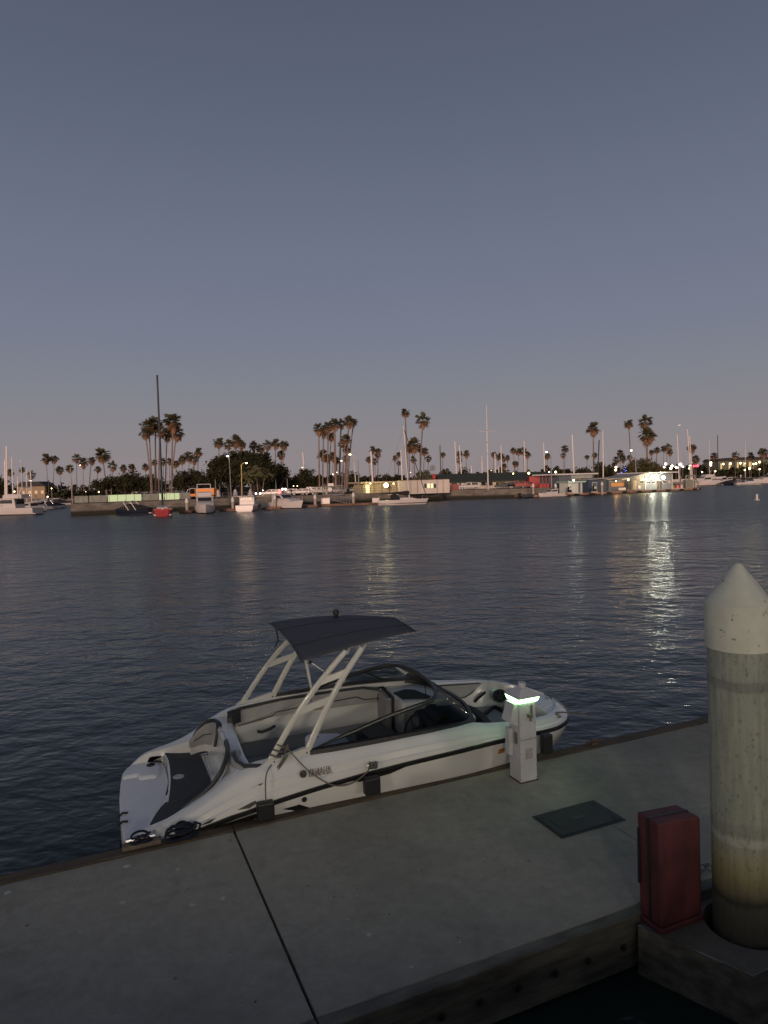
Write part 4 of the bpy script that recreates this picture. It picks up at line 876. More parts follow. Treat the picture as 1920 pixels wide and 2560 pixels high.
def leafmass(ells, n, size, seed=1, shell=.55):
    rnd = random.Random(seed); mb = MB(); tot = sum(e[3] * e[4] * e[5] for e in ells)
    clumps = []
    for (cx, cy, cz, rx, ry, rz) in ells:
        k = max(3, int(26 * (rx * ry * rz / tot) ** .6 * 3))
        for i in range(k):
            d = Vector((rnd.gauss(0, 1), rnd.gauss(0, 1), rnd.gauss(0, 1))).normalized(); q = rnd.uniform(shell, 1.0)
            clumps.append((cx + d.x * rx * q, cy + d.y * ry * q, cz + d.z * rz * q, .16 * (rx + ry + rz) / 3 * rnd.uniform(.7, 1.5) + size * .8))
    for i in range(n):
        c = rnd.choice(clumps); d = Vector((rnd.gauss(0, 1), rnd.gauss(0, 1), rnd.gauss(0, .8))); p = Vector(c[:3]) + d * c[3] * .6
        a = Vector((rnd.gauss(0, 1), rnd.gauss(0, 1), rnd.gauss(0, 1))).normalized(); b_ = a.orthogonal().normalized(); s_ = size * rnd.uniform(.5, 1.2)
        e = a.cross(b_)
        mb.add([p - b_ * s_ * .5, p + e * s_ * .32, p + b_ * s_ * .55, p - e * s_ * .32], [(0, 1, 2, 3)])
    return mb
def tree(px0, px1, ytop, ybase, Y, label, cat='tree', name='tree', n=2600, size=None, m_=None, lobes=7, trunks=1, seed=1, flat=.5, lift=.25, bark=None, group=None):
    rnd = random.Random(seed); a = ony(px0, ybase, Y); b_ = ony(px1, ybase, Y); top = ony((px0 + px1) / 2, ytop, Y).z
    W = b_.x - a.x; H = top - LZ; t = thing(name, label, cat, ((a.x + b_.x) / 2, Y, LZ), 0, group)
    size = size or max(.35, W * .035); ells = []
    for i in range(lobes):
        u = (i + .5) / lobes * 2 - 1; hh = H * (1 - .42 * abs(u + .15) ** 2.2) * rnd.uniform(.92, 1.0)
        rz = (hh - H * lift) * .5; ells.append((u * W * .45, rnd.uniform(-.15, .15) * W, H * lift + rz, W / lobes * rnd.uniform(1.0, 1.3), W * .22, rz))
    leafmass(ells, n, size, seed, .25).build('crown', m_ or LEAF, t, normals=False)
    for k in range(trunks):
        x = (k - (trunks - 1) / 2) * W * .16
        MB().tube([(x, 0, 0), (x * 1.1 + .1, 0, H * .25), (x * 1.4, 0, H * .45)], [W * .02 + .1, W * .016 + .08, .08], 6).tube([(x * 1.05, 0, H * .15), (x + W * .12, .3, H * .42)], [.12, .06], 5).tube([(x * 1.05, 0, H * .18), (x - W * .12, -.3, H * .42)], [.12, .06], 5).build('trunk', bark or BARK2, t, normals=False)
    return t

# far mass of shrubs and low trees along the horizon
rnd = random.Random(5); fm = MB()
for (x0, x1, Y, hmin, hmax, cnt) in ((-60, 180, 262, 2, 5, 1500), (150, 560, 250, 1.6, 4.4, 1900), (700, 1400, 300, 3.5, 7.5, 4200), (1380, 1980, 330, 3, 8, 3600), (-80, 1990, 520, 6, 10, 3000)):
    XA = ony(x0, 1200, Y).x; XB = ony(x1, 1200, Y).x; nb = int((XB - XA) / 5)
    hs_ = [rnd.uniform(hmin, hmax) for _ in range(nb + 2)]
    for i in range(cnt):
        u = rnd.random() * nb; j = int(u); x = XA + u * 5; h_ = hs_[j] * (1 - abs(u - j - .5) * .6); z = LZ + rnd.random() ** .7 * h_
        p = Vector((x, Y + rnd.uniform(-3, 3), z)); a = Vector((rnd.gauss(0, 1), rnd.gauss(0, .6), rnd.gauss(0, 1))).normalized(); b_ = a.orthogonal().normalized(); s_ = rnd.uniform(.5, 1.3) * Y / 280
        e = a.cross(b_); fm.add([p - b_ * s_, p + e * s_ * .7, p + b_ * s_, p - e * s_ * .7], [(0, 1, 2, 3)])
fo = fm.build('far_shrubs', LEAF, normals=False); tag(fo, 'low dark mass of shrubs and distant trees along the horizon', 'shrubs', kind='stuff')

# ---- palms
PL = [  # px, py, r, bx, by, Y, label
 (26, 1182, 9, 28, 1235, 300, 'small fan palm half hidden behind the masts at the far left edge'),
 (55, 1175, 7, 57, 1228, 320, 'tiny fan palm between the two left mast groups'),
 (78, 1188, 10, 80, 1236, 290, 'low fan palm behind the white lamp near the left masts'),
 (116, 1147, 12, 120, 1238, 270, 'left one of a matching pair of tall thin fan palms, left shore'),
 (136, 1148, 10, 133, 1238, 272, 'right one of a matching pair of tall thin fan palms, left shore'),
 (149, 1176, 10, 154, 1238, 275, 'short thin fan palm just right of the matching pair, left shore'),
 (174, 1172, 10, 184, 1240, 265, 'short fan palm crossed by a thin pole at the seawall corner'),
 (191, 1146, 11, 193, 1240, 265, 'tall fan palm right of the seawall corner pole'),
 (208, 1157, 12, 209, 1240, 262, 'fan palm with a round lamp glowing in its crown'),
 (228, 1152, 10, 223, 1240, 262, 'thin fan palm curving in toward the thick-trunked palm'),
 (245, 1174, 8, 240, 1240, 268, 'small fan palm behind the thick-trunked palm, left side'),
 (256, 1138, 18, 267, 1232, 200, 'shaggy thick-trunked palm standing over the spreading dark tree'),
 (282, 1166, 12, 278, 1236, 230, 'fan palm just right of the thick-trunked palm'),
 (309, 1171, 9, 310, 1236, 260, 'fan palm peeping over the left of the spreading dark tree'),
 (330, 1168, 9, 331, 1236, 260, 'fan palm peeping over the top of the spreading dark tree'),
 (364, 1168, 9, 364, 1236, 260, 'fan palm peeping over the right of the spreading dark tree'),
 (386, 1156, 8, 387, 1236, 240, 'small fan palm behind the trunks of the left tall palms'),
 (408, 1155, 9, 410, 1236, 240, 'small fan palm behind the black mast'),
 (424, 1154, 8, 425, 1236, 240, 'small fan palm between the black mast and the right tall trunks'),
 (440, 1160, 9, 441, 1238, 240, 'small fan palm just right of the tall palm trunks'),
 (455, 1150, 11, 457, 1238, 225, 'left palm of the bushy group between the tall palms and big dark tree'),
 (472, 1141, 12, 474, 1238, 226, 'middle palm of the bushy group between the tall palms and big dark tree'),
 (485, 1150, 12, 487, 1238, 224, 'lowest palm of the bushy group beside the big dark tree'),
 (496, 1131, 11, 494, 1238, 228, 'highest palm of the bushy group beside the big dark tree'),
 (372, 1066, 20, 381, 1245, 142, 'outer left palm of the tall cluster left of the black mast'),
 (364, 1084, 14, 380, 1245, 140, 'drooping lowest left palm of the tall cluster left of the black mast'),
 (388, 1060, 18, 391, 1245, 144, 'palm of the tall cluster directly left of the black mast'),
 (400, 1076, 17, 397, 1245, 143, 'palm of the tall cluster right behind the black mast'),
 (418, 1086, 15, 414, 1245, 146, 'lower middle palm of the tall cluster right of the black mast'),
 (433, 1056, 23, 429, 1245, 141, 'broadest highest palm of the tall cluster right of the black mast'),
 (441, 1084, 18, 428, 1245, 145, 'outer right palm of the tall cluster right of the black mast'),
 (547, 1107, 13, 549, 1225, 190, 'palm rising from the left shoulder of the big dark tree'),
 (571, 1112, 12, 572, 1225, 190, 'palm behind the left top of the big dark tree'),
 (590, 1103, 15, 591, 1225, 188, 'shaggy palm at the very top of the big dark tree'),
 (605, 1112, 11, 606, 1225, 188, 'palm just right of the big dark tree top'),
 (633, 1114, 11, 634, 1225, 200, 'palm above the sloping right side of the big dark tree, leftmost of six'),
 (651, 1121, 11, 652, 1225, 200, 'palm above the right slope of the big dark tree, second of six'),
 (669, 1114, 12, 670, 1225, 202, 'palm above the right slope of the big dark tree, third of six'),
 (689, 1110, 12, 688, 1225, 201, 'palm above the right slope of the big dark tree, fourth of six'),
 (709, 1113, 12, 706, 1225, 203, 'palm above the right slope of the big dark tree, fifth of six'),
 (703, 1138, 11, 704, 1225, 206, 'low palm at the right end of the row over the dark tree'),
 (668, 1142, 8, 669, 1225, 212, 'small low palm behind the dark tree slope'),
 (797, 1073, 15, 799, 1232, 166, 'left palm of the tall group behind the mesh gate'),
 (809, 1082, 12, 807, 1232, 168, 'second palm from the left in the tall group behind the mesh gate'),
 (821, 1068, 14, 819, 1232, 165, 'third palm from the left in the tall group behind the mesh gate'),
 (836, 1062, 15, 840, 1232, 164, 'middle thick palm of the tall group behind the mesh gate'),
 (828, 1092, 11, 822, 1232, 167, 'palm with a drooping crown low in the tall group behind the mesh gate'),
 (853, 1060, 12, 848, 1232, 169, 'slim leaning palm of the tall group behind the mesh gate'),
 (872, 1055, 14, 866, 1232, 163, 'highest palm of the tall group behind the mesh gate, right end'),
 (884, 1056, 10, 868, 1232, 171, 'outermost right palm of the tall group behind the mesh gate'),
 (864, 1099, 13, 854, 1232, 162, 'shaggy lower palm at the right of the tall group behind the mesh gate'),
 (866, 1122, 11, 862, 1232, 164, 'rusty-skirted lowest palm at the right of the tall group'),
 (852, 1112, 8, 850, 1232, 170, 'thin small palm inside the tall group behind the mesh gate'),
 (807, 1138, 13, 808, 1230, 230, 'far palm seen low between the left trunks of the tall group'),
 (818, 1146, 11, 819, 1230, 232, 'far palm seen low behind the third trunk of the tall group'),
 (832, 1142, 11, 833, 1230, 228, 'far palm seen low between the middle trunks of the tall group'),
 (842, 1152, 9, 843, 1230, 234, 'far palm seen low right of the middle thick trunk'),
 (864, 1147, 9, 865, 1230, 236, 'far palm seen low under the rusty-skirted palm'),
 (932, 1125, 9, 934, 1215, 250, 'left palm of the small cluster over the lit kiosk'),
 (946, 1128, 8, 944, 1215, 250, 'right palm of the small cluster over the lit kiosk'),
 (944, 1139, 8, 946, 1215, 255, 'lower palm of the small cluster over the lit kiosk'),
 (922, 1149, 8, 926, 1215, 255, 'small palm left of the kiosk street lamp'),
 (937, 1154, 8, 939, 1215, 252, 'lowest palm of the small cluster over the lit kiosk'),
 (987, 1146, 7, 988, 1205, 300, 'tiny palm, left of three behind the sailboat mast'),
 (996, 1137, 7, 996, 1205, 300, 'tiny palm, highest of three behind the sailboat mast'),
 (997, 1158, 6, 997, 1205, 305, 'tiny palm, lowest of three behind the sailboat mast'),
 (1013, 1032, 11, 1020, 1210, 175, 'very tall palm whose crown rises just above the sailboat masthead'),
 (1057, 1052, 18, 1049, 1175, 172, 'very tall round-crowned palm right of the sailboat mast'),
 (1035, 1112, 17, 1037, 1195, 178, 'shaggy palm between the sailboat mast and the round-crowned palm'),
 (1022, 1120, 11, 1024, 1195, 182, 'palm tucked against the sailboat mast'),
 (1050, 1122, 9, 1050, 1195, 190, 'palm partly behind the round-crowned palm trunk'),
 (1061, 1129, 10, 1058, 1195, 215, 'palm just right of the round-crowned palm trunk'),
 (1071, 1147, 8, 1069, 1190, 240, 'small palm over the left end of the pale shop'),
 (1033, 1149, 8, 1031, 1195, 240, 'small palm behind the sailboat backstay'),
 (1107, 1137, 7, 1106, 1185, 260, 'small palm beside a mast left of the flagpole'),
 (1118, 1176, 5, 1119, 1190, 280, 'tiny low palm above the dark green roof, left end'),
 (1149, 1135, 8, 1148, 1185, 260, 'small palm between two masts left of the flagpole'),
 (1148, 1151, 8, 1149, 1185, 262, 'lower small palm between two masts left of the flagpole'),
 (1166, 1135, 9, 1165, 1185, 258, 'round palm nearest left of the flagpole'),
 (1234, 1137, 8, 1233, 1183, 262, 'palm nearest right of the flagpole'),
 (1246, 1144, 7, 1246, 1183, 264, 'second palm right of the flagpole'),
 (1253, 1140, 8, 1252, 1183, 266, 'palm crossed by a mast right of the flagpole'),
 (1259, 1150, 6, 1258, 1183, 268, 'low palm behind a mast right of the flagpole'),
 (1269, 1145, 7, 1269, 1183, 262, 'thin palm alone right of the flagpole group'),
 (1261, 1165, 7, 1260, 1185, 250, 'low bushy palm over the green roof'),
 (1283, 1127, 8, 1288, 1182, 255, 'left palm of the four-palm row over the red vehicles'),
 (1297, 1129, 9, 1293, 1182, 256, 'second palm of the four-palm row over the red vehicles'),
 (1308, 1128, 9, 1311, 1182, 257, 'third palm of the four-palm row over the red vehicles'),
 (1319, 1137, 8, 1318, 1182, 258, 'right palm of the four-palm row over the red vehicles'),
 (1289, 1160, 8, 1289, 1182, 255, 'low palm under the four-palm row over the red vehicles'),
 (1368, 1141, 8, 1369, 1182, 250, 'palm beside the curved street lamp by the fuel dock'),
 (1413, 1122, 9, 1411, 1182, 248, 'higher palm of the pair over the blue shop'),
 (1408, 1139, 7, 1409, 1182, 250, 'lower palm of the pair over the blue shop'),
 (1483, 1072, 16, 1484, 1185, 205, 'tall windblown palm between two masts over the fuel dock'),
 (1467, 1143, 6, 1468, 1180, 270, 'tiny palm left of the windblown palm'),
 (1487, 1139, 7, 1484, 1182, 262, 'tiny palm touching the windblown palm trunk'),
 (1551, 1134, 9, 1550, 1178, 255, 'highest palm of the clump over the orange-lit hut'),
 (1541, 1150, 9, 1544, 1178, 250, 'left palm of the clump over the orange-lit hut'),
 (1558, 1147, 9, 1559, 1178, 252, 'right palm of the clump over the orange-lit hut'),
 (1536, 1162, 7, 1537, 1180, 250, 'low palm beside the bright floodlight'),
 (1574, 1144, 7, 1575, 1178, 252, 'small palm behind the tall thin palm trunk'),
 (1572, 1060, 11, 1578, 1170, 208, 'tall thin palm left of the rounded olive tree'),
 (1613, 1056, 17, 1618, 1143, 210, 'upper palm of the stacked pair over the olive tree'),
 (1618, 1091, 20, 1619, 1143, 203, 'lower wind-torn palm of the stacked pair over the olive tree'),
 (1629, 1131, 7, 1629, 1165, 262, 'small palm close right of the thick trunk'),
 (1642, 1126, 8, 1641, 1165, 262, 'small shaggy palm right of the thick trunk'),
 (1660, 1122, 8, 1657, 1168, 258, 'left palm of the trio above the bright lights'),
 (1670, 1118, 8, 1663, 1168, 258, 'top palm of the trio above the bright lights'),
 (1675, 1131, 8, 1675, 1168, 260, 'right palm of the trio above the bright lights'),
 (1729, 1121, 11, 1736, 1150, 255, 'windblown palm behind the twin masts on the right'),
 (1740, 1149, 10, 1740, 1172, 250, 'low palm above the red neon sign'),
 (1785, 1141, 9, 1785, 1172, 290, 'palm left of the lit balconies'),
 (1838, 1139, 9, 1838, 1172, 292, 'palm standing in front of the lit balconies'),
 (1877, 1140, 9, 1878, 1172, 295, 'palm in front of the right lit balconies'),
 (1909, 1132, 13, 1910, 1172, 285, 'dense dark palm at the right edge of the picture'),
]
for p in PL:
    px, py, r, bx, by, Y, lab = p
    palm(px, py, r, bx, by, Y, lab, tr=.30 if ('thick' in lab) else (.20 if Y < 215 else .17))

# ---- broad trees
tree(236, 425, 1180, 1240, 150, 'wide umbrella-shaped dark tree behind the glowing fence', n=9000, size=.5, lobes=9, trunks=2, seed=3, lift=.42)
tree(436, 540, 1168, 1240, 190, 'dark rounded tree left of the biggest tree, behind the orange truck', n=7000, size=.55, lobes=6, trunks=4, seed=4, lift=.25)
tree(524, 716, 1120, 1238, 172, 'biggest dark domed tree with street lamps in front', n=34000, size=.72, lobes=8, trunks=6, seed=6, lift=.18)
tree(650, 735, 1172, 1225, 205, 'low dark tree at the foot of the biggest tree, right side', n=2200, size=.8, lobes=4, trunks=2, seed=8, lift=.2)
tree(736, 796, 1170, 1228, 180, 'round black tree left of the mesh gate', n=5500, size=.5, lobes=4, trunks=2, seed=9, lift=.12)
tree(952, 984, 1183, 1212, 230, 'small round tree above the lit kiosk roof', n=1200, size=.8, lobes=3, seed=10, lift=.1)
tree(868, 908, 1176, 1225, 240, 'dim bushy tree behind the tall palm group', n=1400, size=.9, lobes=4, seed=11, lift=.1)
tree(1048, 1080, 1168, 1196, 175, 'pale spiky bush over the left end of the pale shop', n=1500, size=.6, m_=mat('pale_foliage', (.12, .13, .075), .8, var=.4, scale=.6), lobes=3, seed=12, lift=.1, name='shrub', cat='shrub')
tree(-20, 26, 1186, 1238, 190, 'black rounded tree cut by the left edge', n=1800, size=.8, lobes=4, seed=13, lift=.1)
tree(1143, 1178, 1168, 1190, 240, 'low dark tree behind the green roof left of the flagpole', n=1200, size=.8, lobes=3, seed=14, lift=.1)
tree(1436, 1480, 1166, 1188, 240, 'low dark tree behind the blue shop', n=1300, size=.8, lobes=4, seed=15, lift=.1)
tree(1489, 1515, 1150, 1188, 235, 'dark tree right of the windblown palm', n=1200, size=.8, lobes=3, seed=16, lift=.1)
tree(1566, 1660, 1139, 1186, 200, 'rounded olive tree lit from below behind the lit office', n=8000, size=.5, m_=LEAF2, lobes=6, trunks=3, seed=17, lift=.12, bark=mat('lit_bark', (.22, .17, .10), .8))  # no lamp below: the uplight is put into bark and brighter foliage colours
# feather palms lit by the yellow lamp
def feather(px, py, bx, by, Y, R0, label, m_):
    c = ony(px, py, Y); f = ony(bx, by, Y); rnd = random.Random(int(px)); t = thing('palm_tree', label, 'palm tree', (f.x, f.y, LZ), 0, 'feather palms under the yellow lamp'); loc = Vector((c.x - f.x, 0, c.z - LZ))
    mb = MB()
    for i in range(22):
        az = i * 2.4; el = rnd.uniform(.1, 1.3); prev = loc
        d = Vector((math.cos(az) * math.cos(el), math.sin(az) * math.cos(el), math.sin(el)))
        for k in range(7):
            nx = prev + d * R0 / 6; d = (d + Vector((0, 0, -.30))).normalized(); u = Vector((-d.y, d.x, 0)).normalized() * .28 * R0 * math.sin(.5 + k * .38)
            mb.add([prev, nx, nx + u + Vector((0, 0, -.12 * R0)), prev + u + Vector((0, 0, -.12 * R0))], [(0, 1, 2, 3)]); mb.add([prev, nx, nx - u + Vector((0, 0, -.12 * R0)), prev - u + Vector((0, 0, -.12 * R0))], [(0, 1, 2, 3)]); prev = nx
    mb.build('fronds', m_, t, normals=False); MB().tube([(0, 0, 0), (loc.x * .4, 0, loc.z * .5), loc], [.16, .12, .1], 6).build('trunk', BARK, t, normals=False)
FL = mat('lit_frond', (.11, .10, .035), .7, var=.4, scale=1.5)  # yellow lamplight is put into this frond colour
feather(618, 1194, 633, 1236, 148, 2.0, 'yellow-lit feather palm closest to the yellow street lamp', FL)
feather(640, 1178, 645, 1236, 152, 2.3, 'tallest of the feather palms right of the yellow street lamp', FL)
feather(662, 1190, 655, 1236, 154, 2.1, 'rightmost feather palm under the big dark tree', FL)
# ================================================================ BUILDINGS, BOATS, VEHICLES AND LAMPS OF THE FAR SHORE
def M_(k, c, r=.7, **kw): return mat(k, c, r, **kw)
PINKW = M_('cream_stucco', (.74, .66, .58), .8, var=.12, scale=.4)
CREAM = M_('cream_siding', (.55, .48, .30), .8, var=.15, scale=.4)
BLUEG = M_('blue_grey_siding', (.13, .16, .19), .7, var=.15, scale=.6)
PALEB = M_('pale_teal_siding', (.38, .44, .42), .7, var=.15, scale=.6)
GREYS = M_('grey_siding', (.30, .31, .32), .7, var=.12, scale=.6)
TAUPE = M_('taupe_siding', (.24, .21, .17), .7, var=.12, scale=.6)
WTRIM = M_('white_trim', (.72, .70, .66), .5)
GROOF = M_('green_roof', (.050, .060, .042), .8, var=.2, scale=1)
DROOF = M_('dark_roof', (.04, .035, .032), .8)
WGL = M_('dark_window', (.03, .035, .04), .1, spec=.6)
LITW = emit('lit_window', (1, .72, .36), 1.3)
REDP = M_('red_paint', (.42, .03, .03), .35, coat=.3)
CARW = M_('white_car_paint', (.66, .62, .60), .25, coat=.4)
CARD = M_('dark_car_paint', (.03, .035, .045), .25, coat=.4)
HULLW = M_('white_hull', (.66, .62, .60), .25, coat=.3, var=.06, scale=.5)
HULLN = M_('navy_hull', (.012, .018, .035), .3, coat=.3)
HULLR = M_('red_hull', (.33, .012, .02), .3, coat=.3)
COVN = M_('navy_cover', (.015, .02, .035), .8)
COVB = M_('blue_cover', (.02, .05, .16), .8)
COVK = M_('black_cover', (.012, .012, .014), .8)
MAST = M_('mast_white', (.82, .73, .68), .4)
MASTD = M_('mast_black', (.02, .02, .025), .3)
STEEL = M_('dull_steel', (.33, .32, .31), .5, metal=.5)
DOCKT = M_('float_timber', (.22, .13, .085), .85, var=.4, scale=1)
PILEC = M_('pile_grey', (.42, .38, .34), .8, var=.2, scale=2)
NETM = M_('galv_mesh', (.42, .40, .40), .6)

# -- lamps
def glow_mat(key, col, s): return emit(key, col, s)
WARM = glow_mat('lamp_warm', (1, .74, .42), 7); COOL = glow_mat('lamp_white', (1, .92, .78), 9); YEL = glow_mat('lamp_yellow', (1, .80, .36), 8)
def ball(px, py, Y, r, label, m_=WARM, name='lamp', pole=True, light=0, group=None, col=(1, .8, .5), base=None):
    c = ony(px, py, Y); t = thing(name, label, 'lamp', (c.x, c.y, base if base is not None else LZ), 0, group); h_ = c.z - t.location.z
    MB().lathe([(.001, h_ - r), (r * .7, h_ - r * .7), (r, h_), (r * .7, h_ + r * .7), (.001, h_ + r)], n=12).build('globe', m_, t, smooth=True)
    if pole and h_ > .5: MB().tube([(0, 0, 0), (0, 0, h_ - r)], .06, 6).build('pole', STEEL, t)
    if light:
        L = bpy.data.lights.new('globe_light', 'POINT'); L.energy = light; L.color = col; L.shadow_soft_size = r
        o = bpy.data.objects.new('globe_light', L); COL.objects.link(o); o.parent = t; o.location = (0, -r * 1.5 - .1, h_)
    return t
def street(px, pytop, hx, hy, bx, by, Y, label, m_=WARM, light=0, pm=STEEL, r=.26, col=(1, .75, .4)):
    """pole top (px, pytop), lamp head (hx, hy), foot (bx, by)"""
    f = ony(bx, by, Y); a = ony(px, pytop, Y); h = ony(hx, hy, Y); z0 = LZ
    t = thing('street_lamp', label, 'street lamp', (f.x, f.y, z0)); o = Vector((f.x, f.y, z0))
    A = Vector((a.x, Y, a.z)) - o; H = Vector((h.x, Y, h.z)) - o
    MB().tube([(0, 0, 0), A * .5, A], [.13, .10, .08], 8).build('pole', pm, t)
    MB().tube([A, A.lerp(H, .5) + Vector((0, 0, .22)), H + Vector((0, 0, .10))], .05, 6).build('arm', pm, t)
    MB().lathe([(.001, -r * .6), (r * .8, -r * .5), (r, 0), (r * .6, r * .4), (.001, r * .5)], tuple(H), 12).build('head', m_, t, smooth=True)
    if light:
        L = bpy.data.lights.new('head_light', 'POINT'); L.energy = light; L.color = col; L.shadow_soft_size = r
        q = bpy.data.objects.new('head_light', L); COL.objects.link(q); q.parent = t; q.location = H + Vector((0, -.3, -r - .15))
    return t

# -- boats
def hullmesh(Ln, B, fb, sheer=.25, stern=.8, depth=.5, bowp=1.8, n=14, rake=.12):
    rings = []
    for i in range(n + 1):
        u = i / n; w_ = B / 2 * (stern + (1 - stern) * math.sin(min(1, u * 2.2) * math.pi / 2)) * (1 - max(0, (u - .45) / .55) ** bowp); z = fb * (1 + sheer * u * u); x = -Ln / 2 + Ln * u
        lo = x - rake * Ln * max(0, u - .6) * 1.2
        rings.append([(x, -w_, z), (lo * .5 + x * .5, -w_ * .97, z * .5), (lo, -w_ * .82, 0), (lo, 0, -depth), (lo, w_ * .82, 0), (lo * .5 + x * .5, w_ * .97, z * .5), (x, w_, z)])
    m_ = MB().loft(rings); m_.add(rings[0], [tuple(range(7))]); m_.add([p for r in rings for p in (r[0], r[6])], [(2 * i, 2 * i + 1, 2 * i + 3, 2 * i + 2) for i in range(n)])
    return m_
def px_at(px, Y, z=0):          # world point in column px at distance Y, height z
    p = ony(px, 1230, Y); return Vector((p.x, Y, z))
def stripe_mb(Ln, B, z0, z1, stern=.8, n=14, o=.02):
    m_ = MB()
    for sy in (-1, 1):
        r = []
        for i in range(n + 1):
            u = i / n; w_ = B / 2 * (stern + (1 - stern) * math.sin(min(1, u * 2.2) * math.pi / 2)) * (1 - max(0, (u - .45) / .55) ** 1.8) + o; x = -Ln / 2 + Ln * u
            r.append([(x, sy * w_, z0), (x, sy * w_, z1)])
        m_.loft(r)
    return m_
def sailboat(px, Y, Ln, head, mast_h, label, mast_x=.05, rake=0, hull=HULLW, mm=MAST, z=0, boom=None, cover=COVN, stays=True, wd=.10, spreaders=2, group='sailing boats', hy=True, jib=None):
    p = px_at(px, Y, z); t = thing('sailboat', label, 'sailboat', p, head, group); fb = Ln * .095
    hullmesh(Ln, Ln * .30, fb, .2, .62, .6, 1.5).build('hull', hull, t, smooth=True)
    stripe_mb(Ln, Ln * .30, fb * .28, fb * .42, .62).build('boot_stripe', HULLN if hull is not HULLR else HULLW, t)
    MB().loft([[(x, -w_, fb), (x + .1, -w_ * .8, fb + h_), (x + .1, w_ * .8, fb + h_), (x, w_, fb)] for x, w_, h_ in ((-Ln * .15, Ln * .09, Ln * .03), (0, Ln * .10, Ln * .045), (Ln * .15, Ln * .085, Ln * .04), (Ln * .28, Ln * .04, Ln * .012))], caps=True).build('cabin', hull if hull is not HULLR else HULLW, t)
    mx = Ln * mast_x; tx = mx - math.sin(rake) * mast_h
    MB().tube([(mx, 0, fb), (tx, 0, fb + mast_h)], [wd, wd * .8], 6).build('mast', mm, t)
    if boom:
        MB().tube([(mx, 0, fb + Ln * .12), (mx - Ln * boom, 0, fb + Ln * .11)], wd * .7, 6).build('boom', mm, t)
        MB().loft([[(mx - Ln * boom * u, .14 * math.cos(q), fb + Ln * .125 + (.10 + .35 * (1 - u)) * math.sin(q) + .1) for q in [2 * math.pi * k / 8 for k in range(8)]] for u in (0, .3, .7, 1.0)], closed=True, caps=True).build('sail_cover', cover, t)
    if stays:
        s_ = MB().tube([(tx, 0, fb + mast_h * .98), (Ln * .47, 0, fb * 1.2)], .02 if jib is None else .07, 4); s_.build('forestay', STEEL if jib is None else COVN, t)
        MB().tube([(tx, 0, fb + mast_h * .98), (-Ln * .48, 0, fb)], .018, 4).build('backstay', STEEL, t)
        for sy in (-1, 1): MB().tube([(tx * .5 + mx * .5, sy * .7, fb + mast_h * .55), (mx, sy * Ln * .12, fb)], .015, 4).build('shroud', STEEL, t)
        MB().tube([(tx * .5 + mx * .5, -.8, fb + mast_h * .55), (tx * .5 + mx * .5, .8, fb + mast_h * .55)], .03, 4).build('spreader', mm, t)
    return t
def mast_only(px_top, ytop, px_bot, ybot, Y, label, m_=MAST, wd=.13, group='sailing boats behind the buildings'):
    """moored yacht whose hull the buildings hide: hull, mast, stays"""
    a = ony(px_top, ytop, Y); b_ = ony(px_bot, ybot, Y); z0 = LZ if True else 0
    t = thing('sailboat', label, 'sailboat', (b_.x, Y, z0), 0, group); A = Vector((a.x - b_.x, 0, a.z - z0))
    fr = (b_.z - z0) / max(.1, a.z - z0); foot = Vector((-A.x * fr / max(.05, (1 - fr)), 0, 0)) * 0
    MB().tube([(0, 0, .3), (A.x, 0, A.z)], [wd, wd * .8], 6).build('mast', m_, t)
    hullmesh(7, 2.2, .8).build('hull', HULLW, t)
    MB().tube([A, ((3.4 if int(px_top) % 2 else -3.4), 0, .9)], .014, 4).build('stay', STEEL, t)
    return t

